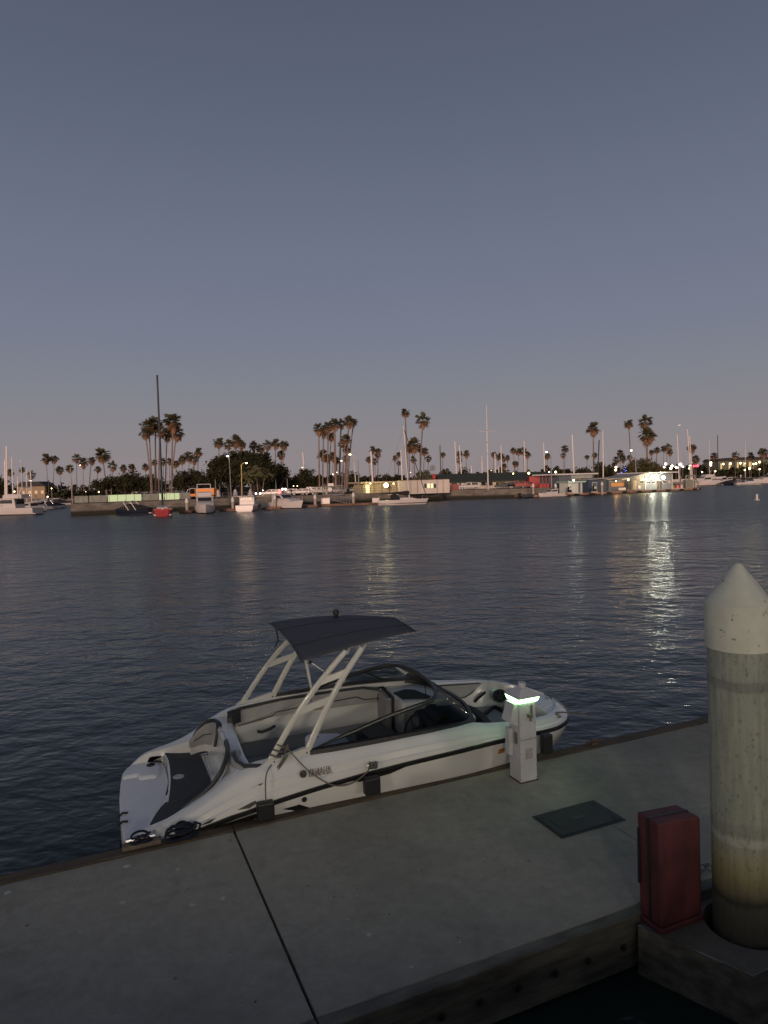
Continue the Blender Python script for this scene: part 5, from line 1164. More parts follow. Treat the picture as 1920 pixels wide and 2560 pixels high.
def cruiser(px, Y, Ln, head, label, hull=HULLW, kind='sedan', z=0, cover=None, name='motor_cruiser', group='motor cruisers', stripe=None, scale=1):
    p = px_at(px, Y, z); t = thing(name, label, 'motor boat', p, head, group); B = Ln * .33; fb = Ln * .11
    hullmesh(Ln, B, fb, .35, .92, .4, 2.2).build('hull', hull, t, smooth=True)
    stripe_mb(Ln, B, .02, fb * .16, .92).build('waterline_stripe', BLACK, t)
    MB().box(-Ln / 2 - .5, -Ln / 2 + .02, -B * .42, B * .42, .18, .34).build('swim_platform', HULLW, t)
    if kind in ('sedan', 'fly', 'hardtop'):
        h1 = Ln * .15; w1 = B * .40
        cab = MB().side([(-Ln * .22, fb), (Ln * .34, fb * 1.15), (Ln * .24, fb + h1 * .45), (Ln * .10, fb + h1 * .5), (Ln * .02, fb + h1), (-Ln * .20, fb + h1)], -w1, w1); cab.build('cabin', HULLW, t, bevel=.12)
        for sy in (-1, 1):
            MB().side([(-Ln * .17, fb + h1 * .5), (Ln * .07, fb + h1 * .52), (Ln * .01, fb + h1 * .88), (-Ln * .17, fb + h1 * .88)], sy * (w1 + .012) - .01, sy * (w1 + .012) + .01).build('side_window', WGL, t)
        MB().add([(Ln * .092 + .02, -w1 * .82, fb + h1 * .56), (Ln * .092 + .02, w1 * .82, fb + h1 * .56), (Ln * .03 + .02, w1 * .82, fb + h1 * .94), (Ln * .03 + .02, -w1 * .82, fb + h1 * .94)], [(0, 1, 2, 3)]).build('windscreen', WGL, t)
        MB().box(-Ln * .222, -Ln * .210, -w1 * .78, w1 * .78, fb + h1 * .42, fb + h1 * .90).build('aft_window', WGL, t)
        MB().box(-Ln * .34, Ln * .03, -w1 * 1.08, w1 * 1.08, fb + h1 * 1.0 + .01, fb + h1 * 1.0 + .12).build('roof', HULLW, t, bevel=.04)
        if kind == 'fly':
            MB().loft([[(x, -w1 * .8, fb + h1 + .13), (x - .15, -w1 * .85, fb + h1 + hh), (x - .15, w1 * .85, fb + h1 + hh), (x, w1 * .8, fb + h1 + .13)] for x, hh in ((-Ln * .3, .8), (-Ln * .1, .9), (Ln * .0, .75))], caps=True).build('flybridge', HULLW, t)
            MB().tube([(-Ln * .25, -w1 * .9, fb + h1), (-Ln * .32, -w1 * .8, fb + h1 + 2.2), (-Ln * .32, w1 * .8, fb + h1 + 2.2), (-Ln * .25, w1 * .9, fb + h1)], .10, 6).build('radar_arch', HULLW, t)
    rl = MB()
    pts = []
    for i in range(9):
        u = .5 + .5 * i / 8; w_ = B / 2 * (1 - max(0, (u - .45) / .55) ** 2.2) * .95; pts.append((-Ln / 2 + Ln * u - .1, w_, fb * (1 + .35 * u * u) + .55))
    for q_ in pts: rl.tube([q_, (q_[0], q_[1], q_[2] - .55)], .02, 4).tube([(q_[0], -q_[1], q_[2]), (q_[0], -q_[1], q_[2] - .55)], .02, 4)
    rl.tube(pts + [(x, -y, zz) for x, y, zz in pts[::-1]], .025, 4); rl.build('bow_rail', STEEL, t)
    if cover:
        MB().loft([[(x, -w_, fb * 1.05), (x, -w_ * .5, fb + hh), (x, w_ * .5, fb + hh), (x, w_, fb * 1.05)] for x, w_, hh in ((-Ln * .48, B * .46, .25), (-Ln * .15, B * .48, .9), (Ln * .08, B * .46, 1.1), (Ln * .35, B * .22, .5), (Ln * .45, B * .06, .3))], caps=True).build('cover', cover, t)
    if kind == 'tower':
        for dx in (-.6, .8): MB().tube([(dx - .6, -B * .47, fb), (dx + .5, -B * .36, fb + 1.4), (dx + .7, 0, fb + 1.6), (dx + .5, B * .36, fb + 1.4), (dx - .6, B * .47, fb)], .09, 6).build('tower', HULLW, t)
    return t

# docked row in front of the seawall
cz = cruiser(511, 117.5, 10.6, R_(-74), 'white cabin cruiser moored bow-on in front of the orange truck', kind='fly', group=None)
cruiser(621, 122, 10.0, R_(92), 'white hardtop cruiser showing its stern beside the pointed pile', kind='sedan', group=None)
cruiser(711, 128, 10.4, R_(-42), 'white walkaround cruiser with bow toward the right and red light on its windscreen', kind='hardtop', group=None)
cruiser(331, 119.5, 7.2, R_(168), 'dark navy runabout with black cover and white tower', hull=HULLN, kind='tower', cover=COVK, name='runabout', group=None)
MB_ = sailboat(405, 112, 10.5, R_(107), 22.0, 'red sailing boat seen stern-on with a very tall black mast', mast_x=.08, hull=HULLR, mm=MASTD, wd=.20, rake=R_(1.2), group=None, stays=True)
MB().box(-4.9, -4.3, -1.15, -.12, .5, 1.25).build('stern_cover', REDP, MB_); MB().box(-4.9, -4.3, .12, 1.15, .5, 1.25).build('stern_cover', REDP, MB_)
MB().box(-4.95, -4.86, -1.3, 1.3, .12, .3).build('stern_step', HULLW, MB_)
MB().tube([(-4.7, -1.3, .9), (-4.8, -1.2, 1.7), (-4.8, 1.2, 1.7), (-4.7, 1.3, .9)], .03, 5).build('pushpit', STEEL, MB_)
sb_ = sailboat(1008, 131.5, 9.8, R_(4), 14.2, 'white sailing boat alongside with dark sail cover and dodger, tall pale mast', mast_x=.12, rake=R_(3.2), boom=.42, cover=COVK, wd=.10, group=None, jib=1)
MB().loft([[(x, -1.2, .95), (x, -1.0, h_), (x, 1.0, h_), (x, 1.2, .95)] for x, h_ in ((-2.4, 2.0), (-1.6, 2.15), (-.8, 1.5))], caps=True).build('dodger', COVK, sb_)
MB().loft([[(x, -1.1, 2.25), (x, 0, 2.4), (x, 1.1, 2.25)] for x in (-4.4, -2.6)]).build('bimini', COVK, sb_)
MB().tube([(-4.7, -1.2, 1.0), (-4.7, -1.2, 1.7), (-4.7, 1.2, 1.7), (-4.7, 1.2, 1.0)], .03, 5).build('pushpit', STEEL, sb_)
MB().tube([(4.6, 0, 1.1), (4.4, -.4, 1.75), (3.6, -.8, 1.7), (3.6, -.8, 1.1)], .03, 5).build('pulpit', STEEL, sb_)

# finger docks with pointed piles
def finger(px0, px1, Y, label, dz=.45, w_=1.6):
    a = px_at(px0, Y); b_ = px_at(px1, Y); t = thing('floating_dock', label, 'dock', (a.x, Y, 0), 0, 'finger docks along the seawall')
    MB().box(0, b_.x - a.x, 0, w_, .05, dz).build('deck', DOCKT, t)
    MB().box(.3, b_.x - a.x - .3, .2, w_ - .2, -.5, .045).build('float', BLACK, t)
    return t
finger(445, 476, 117.5, 'small dark finger dock left of the white cabin cruiser', w_=6)
finger(545, 596, 121.5, 'finger dock between the two left cruisers', w_=8)
finger(655, 700, 125.5, 'finger dock carrying the pointed pile beside the walkaround cruiser', w_=8)
finger(748, 792, 129, 'finger dock carrying a pointed pile left of the gangway', w_=8)
finger(800, 946, 134, 'long floating dock at the foot of the gangway left of the sailing boat', w_=2.4)
def wpile(px, ytop, Y, label, r=.27):
    p = px_at(px, Y, -1.5); top = zat(px, ytop, Y) + 1.5
    t = thing('dock_pile', label, 'pile', p, 0, 'pointed piles along the far docks')
    MB().lathe([(r, 0), (r, top - .75)], n=12).build('shaft', PILEC, t, smooth=True)
    MB().lathe([(r + .03, top - .9), (r + .03, top - .4), (.03, top)], n=12).build('cap', WTRIM, t, smooth=True)
for a in ((466, 1244, 118, 'pointed pile with white cap left of the white cabin cruiser'), (581, 1242, 122.5, 'pointed pile with white cap between the two left cruisers'), (686, 1236, 126.5, 'pointed pile with white cap left of the walkaround cruiser'),
          (787, 1235, 130.5, 'pointed pile with white cap left of the gangway'), (883, 1230, 134.5, 'pointed pile with white cap right of the gangway'), (1333, 1208, 157, 'slim pale pile left end of the fuel dock'), (1389, 1208, 158, 'pale pile by the small white boat'), (1505, 1204, 164, 'pale pile in front of the blue shed'), (1852, 1186, 285, 'pale pile by the far right sailing boat')):
    wpile(*a)
bx = thing('dock_box', 'white dock box on the floating dock left of the gangway', 'dock box', px_at(813, 135.5, .45)); MB().box(-.9, .9, -.4, .4, 0, 1.1).build('box', HULLW, bx, bevel=.04); MB().box(-.95, .95, -.45, .45, 1.101, 1.2).build('lid', HULLW, bx, bevel=.03)
cr_ = thing('cart_rack', 'low rack of bicycles and carts at the right of the floating dock', 'rack', px_at(915, 135.5, .45))
rk = MB()
for i in range(5): rk.tube([(-2 + i * .8, 0, .45) ] + [(-2 + i * .8 + .42 * math.cos(q), .05, .45 + .42 * math.sin(q)) for q in [k * math.pi / 6 for k in range(13)]], .03, 4)
rk.tube([(-2.5, 0, .9), (2.4, 0, .9)], .03, 4); rk.build('frame', BLACK, cr_)
MB().box(1.2, 2.6, -.3, .3, 0, .9).build('bin', HULLW, cr_)
# gangway and mesh gate
gw = thing('gangway', 'grey truss gangway sloping from the seawall down to the floating dock', 'gangway', (0, 0, 0))
g0 = ony(822, 1238, 137); g1 = ony(888, 1262, 136.5); tr_ = MB()
for dy in (0, 1.4):
    for dz in (0, 1.1): tr_.tube([g0 + Vector((0, dy, dz - .9)), g1 + Vector((0, dy, dz))], .06, 5)
    for k in range(9):
        a = g0.lerp(g1, k / 9) + Vector((0, dy, -.9 * (1 - k / 9))); b_ = g0.lerp(g1, (k + 1) / 9) + Vector((0, dy, 1.1 - .9 * (1 - (k + 1) / 9))); tr_.tube([a, b_], .035, 4); tr_.tube([a, a + Vector((0, 0, 1.1))], .035, 4)
tr_.build('truss', STEEL, gw)
MB().add([g0 + Vector((0, 0, -.85)), g1 + Vector((0, 0, .05)), g1 + Vector((0, 1.4, .05)), g0 + Vector((0, 1.4, -.85))], [(0, 1, 2, 3)]).build('walkway', STEEL, gw)
gt = thing('security_gate', 'tall pale mesh security gate at the head of the gangway', 'gate', ony(806, 1242, 146) * 1); gt.location.z = LZ
Wg = px_at(858, 146).x - px_at(806, 146).x; Hg = zat(830, 1214, 146) - LZ; gg = MB()
for i in range(17): gg.tube([(Wg * i / 16, 0, 0), (Wg * i / 16, 0, Hg)], .035, 4)
for z_ in (.1, Hg * .5, Hg): gg.tube([(0, 0, z_), (Wg, 0, z_)], .05, 4)
gg.build('bars', NETM, gt); MB().box(Wg * .28, Wg * .56, -.05, 0, Hg * .95, Hg * 1.25).build('sign_board', WTRIM, gt)
MB().lathe([(.45, -.02), (.45, .02)], (Wg * .38, -.08, Hg * .6), 14, 'Y').build('round_sign', WTRIM, gt)

# railing and glowing windscreen fence along the seawall
def along(a, b_, t): return Vector((a[0] + (b_[0] - a[0]) * t, a[1] + (b_[1] - a[1]) * t, LZ + .12))
A0, A1 = LAND[0], LAND[1]; segang = math.atan2(A1[1] - A0[1], A1[0] - A0[0]); SL = math.hypot(A1[0] - A0[0], A1[1] - A0[1])
def tpx(px):     # parameter on the first seawall run seen in column px
    lo, hi = 0, 1
    for _ in range(40):
        md = (lo + hi) / 2; q = along(A0, A1, md); d = q - CP; sx = 960 + F * d.dot(CR) / d.dot(FW)
        if sx < px: lo = md
        else: hi = md
    return lo
LITG = emit('glowing_green_panel', (.80, 1.0, .58), .34); DIMP = M_('frosted_panel', (.30, .32, .27), .6, var=.2, scale=1)  # light from behind the fence is put in as panel emission
fen = thing('glass_fence', 'frosted panel fence on the seawall, two stretches glowing pale green', 'fence', along(A0, A1, 0), segang)
for i, (a, b_, m_) in enumerate(((186, 222, DIMP), (223, 269, DIMP), (270, 355, LITG), (356, 397, DIMP), (398, 412, LITG), (413, 450, LITG), (451, 476, DIMP))):
    x0 = tpx(a) * SL; x1 = tpx(b_) * SL; MB().box(x0 + .05, x1 - .05, .22, .26, .12, 1.35).build('glowing_panel' if m_ is LITG else 'panel', m_, fen)
for i in range(15):
    x = (tpx(186) + (tpx(476) - tpx(186)) * i / 14) * SL; MB().box(x - .03, x + .03, .14, .20, 0, 1.4).build('post', STEEL, fen)
rl = thing('railing', 'thin steel railing along the top of the seawall', 'railing', along(A0, A1, 0), segang); rb_ = MB()
x0, x1 = tpx(476) * SL, SL
for i in range(46): x = x0 + (x1 - x0) * i / 45; rb_.tube([(x, .3, 0), (x, .3, 1.05)], .03, 4)
for z_ in (.55, 1.05): rb_.tube([(x0, .3, z_), (x1, .3, z_)], .03, 4)
rb_.build('rails', STEEL, rl)
B0, B1 = LAND[1], LAND[2]; ang2 = math.atan2(B1[1] - B0[1], B1[0] - B0[0]); L2 = math.hypot(B1[0] - B0[0], B1[1] - B0[1])
r2 = thing('railing', 'thin steel railing in front of the white pickup and red vehicles', 'railing', (B0[0], B0[1], LZ + .12), ang2); rb_ = MB()
for i in range(30): rb_.tube([(L2 * i / 29, .3, 0), (L2 * i / 29, .3, 1.05)], .03, 4)
for z_ in (.55, 1.05): rb_.tube([(0, .3, z_), (L2, .3, z_)], .03, 4)
rb_.build('rails', STEEL, r2)
lw_ = thing('planter_wall', 'long low pale wall behind the seawall right of the orange truck', 'wall', px_at(490, 150, LZ)); MB().box(0, px_at(690, 150).x - px_at(490, 150).x, 0, .5, 0, zat(600, 1240, 150) - LZ).build('wall', M_('pale_wall', (.40, .35, .27), .85, var=.3, scale=1), lw_)

# generic building with facade frame
class Bld:
    def __init__(s, name, label, cat, pxa, Ya, pxb, Yb, z0, group=None):
        s.a = px_at(pxa, Ya); s.b = px_at(pxb, Yb); s.d = (s.b - s.a); s.L = s.d.length; s.d.normalize(); s.n = Vector((-s.d.y, s.d.x, 0)); s.z0 = z0
        s.t = thing(name, label, cat, (s.a.x, s.a.y, z0), math.atan2(s.d.y, s.d.x), group)
    def loc(s, px, py):            # facade coordinates of a picture point
        r = ray(px, py); k = (s.a - CP).dot(s.n) / r.dot(s.n); p = CP + r * k; return (p - s.a).dot(s.d), p.z - s.z0
    def rect(s, x0, y0, x1, y1, name, m_, y=-.05, th=.04, par=None):
        A = s.loc(x0, y1); B = s.loc(x1, y0); return MB().box(A[0], B[0], y - th, y, A[1], B[1]).build(name, m_, par or s.t)
    def win(s, x0, y0, x1, y1, lit=False, bars=1, frame=WTRIM):
        A = s.loc(x0, y1); B = s.loc(x1, y0); f = MB().box(A[0] - .12, B[0] + .12, -.07, -.02, A[1] - .12, B[1] + .12).build('window', frame, s.t)
        MB().box(A[0], B[0], -.085, -.075, A[1], B[1]).build('pane', LITW if lit else WGL, f)
        if bars:
            g = MB()
            for k in range(1, bars + 1): x = A[0] + (B[0] - A[0]) * k / (bars + 1); g.box(x - .04, x + .04, -.10, -.086, A[1], B[1])
            g.build('bar', frame, f)
    def door(s, x0, y0, x1, y1, m_, frame=WTRIM):
        A = s.loc(x0, y1); B = s.loc(x1, y0); d = MB().box(A[0] - .1, B[0] + .1, -.07, -.02, max(0, A[1]), B[1] + .1).build('door_frame', frame, s.t); MB().box(A[0], B[0], -.09, -.075, max(.05, A[1]), B[1]).build('door', m_, d)

# lit low kiosk with very bright lamp
k = Bld('lit_kiosk', 'low cream building with glaring yellow lamp under its flat roof', 'building', 908, 158, 1004, 162, LZ); H = k.loc(950, 1208)[1]
MB().box(0, k.L, 0, 6, 0, H).build('wall', CREAM, k.t); MB().box(-1.2, k.L + .4, -1.5, 6.4, H + .01, H + .4).build('roof', M_('cream_roof', (.5, .42, .3), .7), k.t)
k.door(913, 1212, 923, 1233, emit('lit_doorway', (1, .86, .42), 1.2)); k.rect(926, 1214, 1002, 1222, 'cream_strip', CREAM)  # long strip in the same cream as the wall
for i in range(6): MB().tube([(k.L * i / 5, -1.3, 0), (k.L * i / 5, -1.3, H)], .08, 5).build('post', M_('kiosk_post', (.5, .42, .26), .7), k.t)
ball(965, 1213, 155, .55, 'glaring yellow-white lamp on the low cream building', glow_mat('lamp_glare', (1, .86, .42), 9), light=60, col=(1, .78, .35), pole=False)
ball(984, 1209, 156, .18, 'small yellow lamp right of the glaring lamp', YEL, pole=False)
ball(926, 1209, 156, .16, 'small yellow lamp left of the glaring lamp', YEL, pole=False, light=90, col=(1, .8, .35))
# pale shop on the seawall edge
s_ = Bld('waterfront_shop', 'pale pink-cream flat-roofed shop standing out over the seawall, with four arched windows', 'building', 1030, 148.5, 1124, 152.5, LZ); H = s_.loc(1060, 1200)[1]; zb = s_.loc(1060, 1234)[1]
MB().box(0, s_.L, 0, 7, zb, H).build('wall', PINKW, s_.t); MB().box(-.1, s_.L + .1, -.1, 7.1, H + .01, H + .14).build('parapet', M_('shop_parapet', (.12, .10, .09), .8), s_.t)
for i, x in enumerate((1063, 1071, 1079.5, 1087)):
    s_.win(x - 2.6, 1209, x + 2.6, 1220, lit=i in (1, 2), bars=0)
for x in (1043, 1092, 1107): s_.rect(x, 1201, x + .8, 1233, 'panel_seam', M_('seam_grey', (.36, .30, .26), .8))
for x in (8.0, 8.0 - 5.5, s_.L - 1.2): MB().tube([(x, .5, zb), (x, .5, -1.5 - LZ + .0)], .16, 6).build('support', BLACK, s_.t)
text_mesh('shop', .3, 'small_sign', WTRIM, (0, 0, 0), (0, 0, 0), None) if False else None
ac = thing('red_barrel', 'small red round vent on the roof of the pale shop', 'vent', px_at(1086, 152, LZ + H + .14)); MB().lathe([(.35, 0), (.42, .3), (.42, .9), (.2, 1.15)], n=12).build('body', REDP, ac)
vt = thing('wind_vane', 'spoked round wind vane on a pole above the pale shop', 'vane', px_at(1083, 156, LZ + 0)); hz_ = zat(1083, 1170, 156) - LZ
MB().tube([(0, 0, 0), (0, 0, hz_)], .05, 5).build('pole', STEEL, vt); vm = MB().tube([(.6 * math.cos(q), 0, hz_ + .6 * math.sin(q)) for q in [i * math.pi / 8 for i in range(16)]], .05, 4, closed=True)
for q in range(4): vm.tube([(-.55 * math.cos(q * .785), 0, hz_ - .55 * math.sin(q * .785)), (.55 * math.cos(q * .785), 0, hz_ + .55 * math.sin(q * .785))], .06, 4)
vm.build('wheel', STEEL, vt)
# long green-roofed building
g = Bld('market_building', 'long low building with dark green sloping roof behind the flagpole', 'building', 1112, 178, 1400, 186, LZ); zr0 = g.loc(1200, 1202)[1]; zr1 = g.loc(1200, 1187)[1]
MB().box(0, g.L, 0, 12, 0, zr0).build('wall', PINKW, g.t)
MB().add([(-1, -1.4, zr0 - .05), (g.L + 1, -1.4, zr0 - .05), (g.L + 1, 6, zr1 + .5), (-1, 6, zr1 + .5), (g.L + 1, 13, zr0), (-1, 13, zr0), (-1, -1.4, zr0 - .3), (g.L + 1, -1.4, zr0 - .3)], [(0, 1, 2, 3), (3, 2, 4, 5), (0, 1, 7, 6)]).build('roof', GROOF, g.t)
for x0_, x1_ in ((1128, 1142), (1148, 1152), (1203, 1214), (1222, 1231), (1240, 1262), (1270, 1290), (1300, 1318), (1330, 1350)):
    g.rect(x0_, 1205, x1_, 1214, 'window', WGL)
g.door(1246, 1206, 1256, 1212, M_('yellow_notice', (.6, .42, .06), .6)); 
g.door(1216, 1205, 1220, 1219, BLUEG)
# blue and teal shop
b1 = Bld('boat_shop', 'two-tone blue and pale teal shop with white flat eaves above the fuel dock', 'building', 1398, 166, 1482, 171, .6); H = b1.loc(1440, 1187)[1]
c_ = b1.loc(1428, 1200)[0]
MB().box(0, c_ - .01, 0, 7, 0, H).build('wall', BLUEG, b1.t, ); MB().box(c_, b1.L, -.02, 7, 0, H).build('wall', PALEB, b1.t)
MB().box(-2, b1.L + 1, -1, 7.6, H + .01, H + .35).build('roof', WTRIM, b1.t); b1.win(1441, 1195, 1446, 1203, bars=1, frame=M_('cream_frame', (.6, .55, .35), .6)); b1.win(1451, 1194.5, 1466, 1202.5, bars=2, frame=M_('cream_frame', (.6, .55, .35), .6))
# glowing fuel kiosk
k2 = Bld('fuel_kiosk', 'small brightly lit white-green kiosk with flared roof in front of the blue shop', 'kiosk', 1421, 157.5, 1456, 159.5, .55); H = k2.loc(1440, 1204)[1]
MB().box(0, k2.L, 0, 3, 0, H).build('wall', M_('kiosk_white', (.62, .66, .60), .6), k2.t)
MB().side([(-.3, H - .25), (k2.L + .4, H - .25), (k2.L + .8, H + .15), (-.6, H + .15)], -.6, 3.4).build('awning', M_('awning_green', (.45, .60, .52), .6), k2.t)
k2.rect(1446, 1207, 1450, 1232, 'door_panel', BLUEG); k2.rect(1432, 1212, 1436, 1231, 'door', WTRIM)
ball(1434, 1201, 156, .20, 'cool lamp over the white-green fuel kiosk', COOL, pole=False, light=55, col=(.86, 1, .82))
def pump(px, Y, label):
    t = thing('fuel_pump', label, 'fuel pump', px_at(px, Y, .55), R_(25), 'fuel pumps on the dock'); MB().box(-.7, .7, -.35, .35, 0, .45).build('plinth', M_('pink_plinth', (.5, .36, .28), .8), t)
    MB().box(-.35, .35, -.3, .3, .451, 1.7).build('body', BLACK, t, bevel=.04); MB().box(-.3, .3, -.33, -.305, 1.0, 1.55).build('display', WTRIM, t); MB().tube([(.36, 0, 1.2), (.6, 0, .9), (.5, 0, .6)], .04, 5).build('hose', BLACK, t)
pump(1424, 154.5, 'fuel pump at the foot of the glowing kiosk'); pump(1486, 158, 'fuel pump in front of the dark blue shed')
# dark blue shed and orange-lit hut
b3 = Bld('storage_shed', 'dark blue shed with white door right of the fuel kiosk', 'shed', 1472, 163, 1516, 166, .55); H = b3.loc(1495, 1199)[1]
MB().box(0, b3.L, 0, 5, 0, H).build('wall', M_('deep_blue', (.05, .08, .13), .7), b3.t); MB().side([(-.5, H), (b3.L + .5, H + .25), (b3.L + .5, H + .45), (-.5, H + .2)], -.5, 5.4).build('roof', M_('roof_grey', (.34, .33, .31), .7), b3.t); b3.door(1481, 1206, 1491, 1228, M_('blue_door', (.10, .15, .19), .6))
b4 = Bld('dock_hut', 'hut with orange-lit open front and pale lean-to roof on the fuel dock', 'hut', 1522, 166, 1566, 169, .55); H = b4.loc(1545, 1200)[1]
MB().box(0, b4.L, 0, 5, 0, H).build('wall', M_('hut_blue', (.12, .15, .18), .7), b4.t); MB().side([(-1.5, H + .05), (b4.L + .5, H + .5), (b4.L + .5, H + .7), (-1.5, H + .25)], -.7, 5.4).build('roof', M_('roof_grey', (.34, .33, .31), .7), b4.t)
b4.rect(1527, 1206, 1560, 1217, 'lit_front_board', M_('orange_lit_front', (.62, .33, .14), .6)); b4.rect(1541, 1219, 1557, 1226, 'bench', WTRIM, y=-.5, th=.4)  # orange light of the open front is put into the board colour
b4.rect(1523, 1202, 1562, 1204, 'fascia', WTRIM)
# office with floodlights
b5 = Bld('harbour_office', 'grey office with two glaring floodlights under its white eave, windows and double door', 'building', 1612, 171.5, 1681, 177, .6); H = b5.loc(1645, 1183)[1]
MB().box(0, b5.L, 0, 8, 0, H).build('wall', GREYS, b5.t); MB().box(-.4, b5.L + .4, -1.6, 8.4, H + .01, H + .3).build('roof', WTRIM, b5.t)
for x in (1612.5, 1680): b5.rect(x - .6, 1185, x + .9, 1223, 'corner_trim', WTRIM)
b5.win(1616.5, 1203, 1625, 1208.5, bars=1); b5.win(1629, 1203, 1636, 1208.5, bars=1); b5.win(1657.5, 1202, 1665.5, 1207.5, bars=1)
b5.door(1641, 1201.5, 1647, 1222, M_('brown_door', (.10, .075, .055), .6)); b5.door(1648, 1201.5, 1654, 1222, M_('brown_door', (.10, .075, .055), .6))
q_ = b5.loc(1673, 1205); MB().lathe([(.001, -.12), (.5, -.12), (.5, -.06), (.001, -.06)], (q_[0], 0, q_[1]), 18, 'Y').build('round_notice', M_('pink_notice', (.6, .45, .45), .6), b5.t)
FLOOD = glow_mat('floodlight', (.98, 1.0, .80), 60)
ball(1630, 1194, 170.2, .42, 'left glaring floodlight on the grey office', FLOOD, pole=False, light=320, col=(1, .97, .74), group='floodlights on the office')
ball(1659, 1193.5, 172.4, .42, 'right glaring floodlight on the grey office', FLOOD, pole=False, light=320, col=(1, .97, .74), group='floodlights on the office')
b6 = Bld('harbour_office_wing', 'taupe wing with cream door and yellow lamp joined to the left of the grey office', 'building', 1568, 168, 1611, 171.4, .6); H = b6.loc(1605, 1186)[1]; H0 = b6.loc(1570, 1196)[1]
MB().side([(0, 0), (b6.L, 0), (b6.L, H), (0, H0)], 0, 7).build('wall', TAUPE, b6.t); MB().side([(-2.5, H0 - .4), (b6.L, H + .05), (b6.L, H + .3), (-2.5, H0 - .15)], -.5, 7.3).build('roof', M_('roof_grey', (.34, .33, .31), .7), b6.t)
b6.door(1583.5, 1203, 1590, 1224, M_('cream_door', (.55, .38, .18), .6)); b6.win(1600, 1202, 1607.5, 1209, lit=False, bars=1, frame=M_('cream_frame', (.6, .55, .35), .6)); b6.rect(1595, 1214, 1600.5, 1222, 'meter_box', WTRIM)
b6.rect(1564, 1203, 1571, 1222, 'doorway', BLACK); b6.rect(1573, 1198, 1578, 1224, 'dark_panel', M_('dark_panel', (.07, .055, .035), .7))
ball(1570.5, 1199, 166.6, .26, 'yellow lamp over the dark doorway left of the cream door', YEL, pole=False, light=80, col=(1, .72, .3))
ball(1608, 1198, 170.2, .26, 'yellow lamp at the junction of the wing and the grey office', YEL, pole=False, light=70, col=(1, .74, .34))
ball(1540, 1203, 164.5, .14, 'small orange lamp under the hut eave', YEL, pole=False, light=110, col=(1, .55, .2))
# the fuel dock itself
fd_ = Bld('fuel_dock', 'long pink-brown floating fuel dock running along the water in front of the shops', 'dock', 1323, 153.5, 1750, 183, 0)
MB().box(0, fd_.L, 0, 11, .12, .60).build('deck', M_('fuel_dock_timber', (.36, .22, .15), .85, var=.35, scale=.8), fd_.t)
MB().box(.1, fd_.L - .1, .4, 10.8, -.5, .115).build('float', BLACK, fd_.t)
for i in range(11): x = 3 + (fd_.L - 6) * i / 10; MB().box(x, x + 1.6, -.14, -.01, .15, .50).build('tyre_fender', BLACK, fd_.t)
MB().lathe([(.5, .1), (.6, .3), (.5, .6)], (fd_.L, .4, 0), 14).build('corner_bumper', BLACK, fd_.t)
sb2 = cruiser(1377, 155.5, 6.6, R_(200), 'small white centre-windscreen boat at the left end of the fuel dock', kind='sedan', name='small_boat', group=None)
ib = thing('inflatable_boat', 'dark rigid inflatable with outboard at the far left end of the fuel dock', 'boat', px_at(1316, 152.5, 0), R_(30)); MB().tube([(-1.8, -.7, .35), (1.0, -.7, .4), (2.0, 0, .55), (1.0, .7, .4), (-1.8, .7, .35)], .26, 8).build('tube', M_('grey_hypalon', (.06, .065, .065), .7), ib, smooth=True); MB().box(-1.6, 1.2, -.5, .5, .15, .3).build('floor', BLACK, ib); MB().box(-2.2, -1.75, -.2, .2, .3, 1.2).build('outboard', BLACK, ib, bevel=.06)
hst = thing('boat_hoist', 'pale steel boat hoist with braced legs at the right end of the fuel dock', 'hoist', px_at(1728, 182, .6), R_(28)); hm_ = MB()
for x in (-2, 1.4): hm_.box(x - .15, x + .15, -.15, .15, 0, 3.4).box(x - .15, x + .15, 1.6, 1.9, 0, 3.4)
hm_.tube([(1.4, 0, 3.2), (3.4, 0, .1)], .14, 6).tube([(-2, 0, 3.3), (1.4, 0, 3.3)], .16, 6).box(-1.5, 1.0, .2, 1.4, 0, 2.2); hm_.build('frame', M_('hoist_green', (.30, .30, .25), .7, var=.3, scale=2), hst)
sgn = thing('clutter_rack', 'rack of coloured jerrycans and gas bottles right of the grey office', 'rack', px_at(1700, 180, .6), R_(28)); MB().box(-2.5, 1.5, 0, 1, 0, .15).build('shelf', WTRIM, sgn)
for i, (x, m_) in enumerate(((-2.1, M_('lime', (.25, .4, .12), .6)), (-1.2, REDP), (-.5, M_('pink_tank', (.6, .35, .32), .5)), (.4, REDP), (1.0, WTRIM))): MB().lathe([(.3, .151), (.32, .8), (.15, 1.05)], (x, .4, 0), 10).build('canister', m_, sgn)
# flagpole
fp = thing('flagpole', 'tall white flagpole with a crossarm standing behind the seawall railing', 'flagpole', px_at(1220.5, 163, LZ)); zt = zat(1216, 1012, 163) - LZ; zc = zat(1218, 1078, 163) - LZ; xt = ony(1216, 1012, 163).x - px_at(1220.5, 163).x
xc = xt * zc / zt
MB().tube([(0, 0, 0), (xc, 0, zc), (xt, 0, zt)], [.16, .12, .05], 8).build('pole', MAST, fp); w1_ = (px_at(1218, 163).x - px_at(1197, 163).x)
MB().tube([(xc - w1_, 0, zc), (xc + w1_, 0, zc)], .045, 5).build('crossarm', MAST, fp)
for k_ in (.42, .56, .70): MB().lathe([(.17, -.08), (.17, .08)], (xt * k_, 0, zt * k_), 8).build('collar', STEEL, fp)
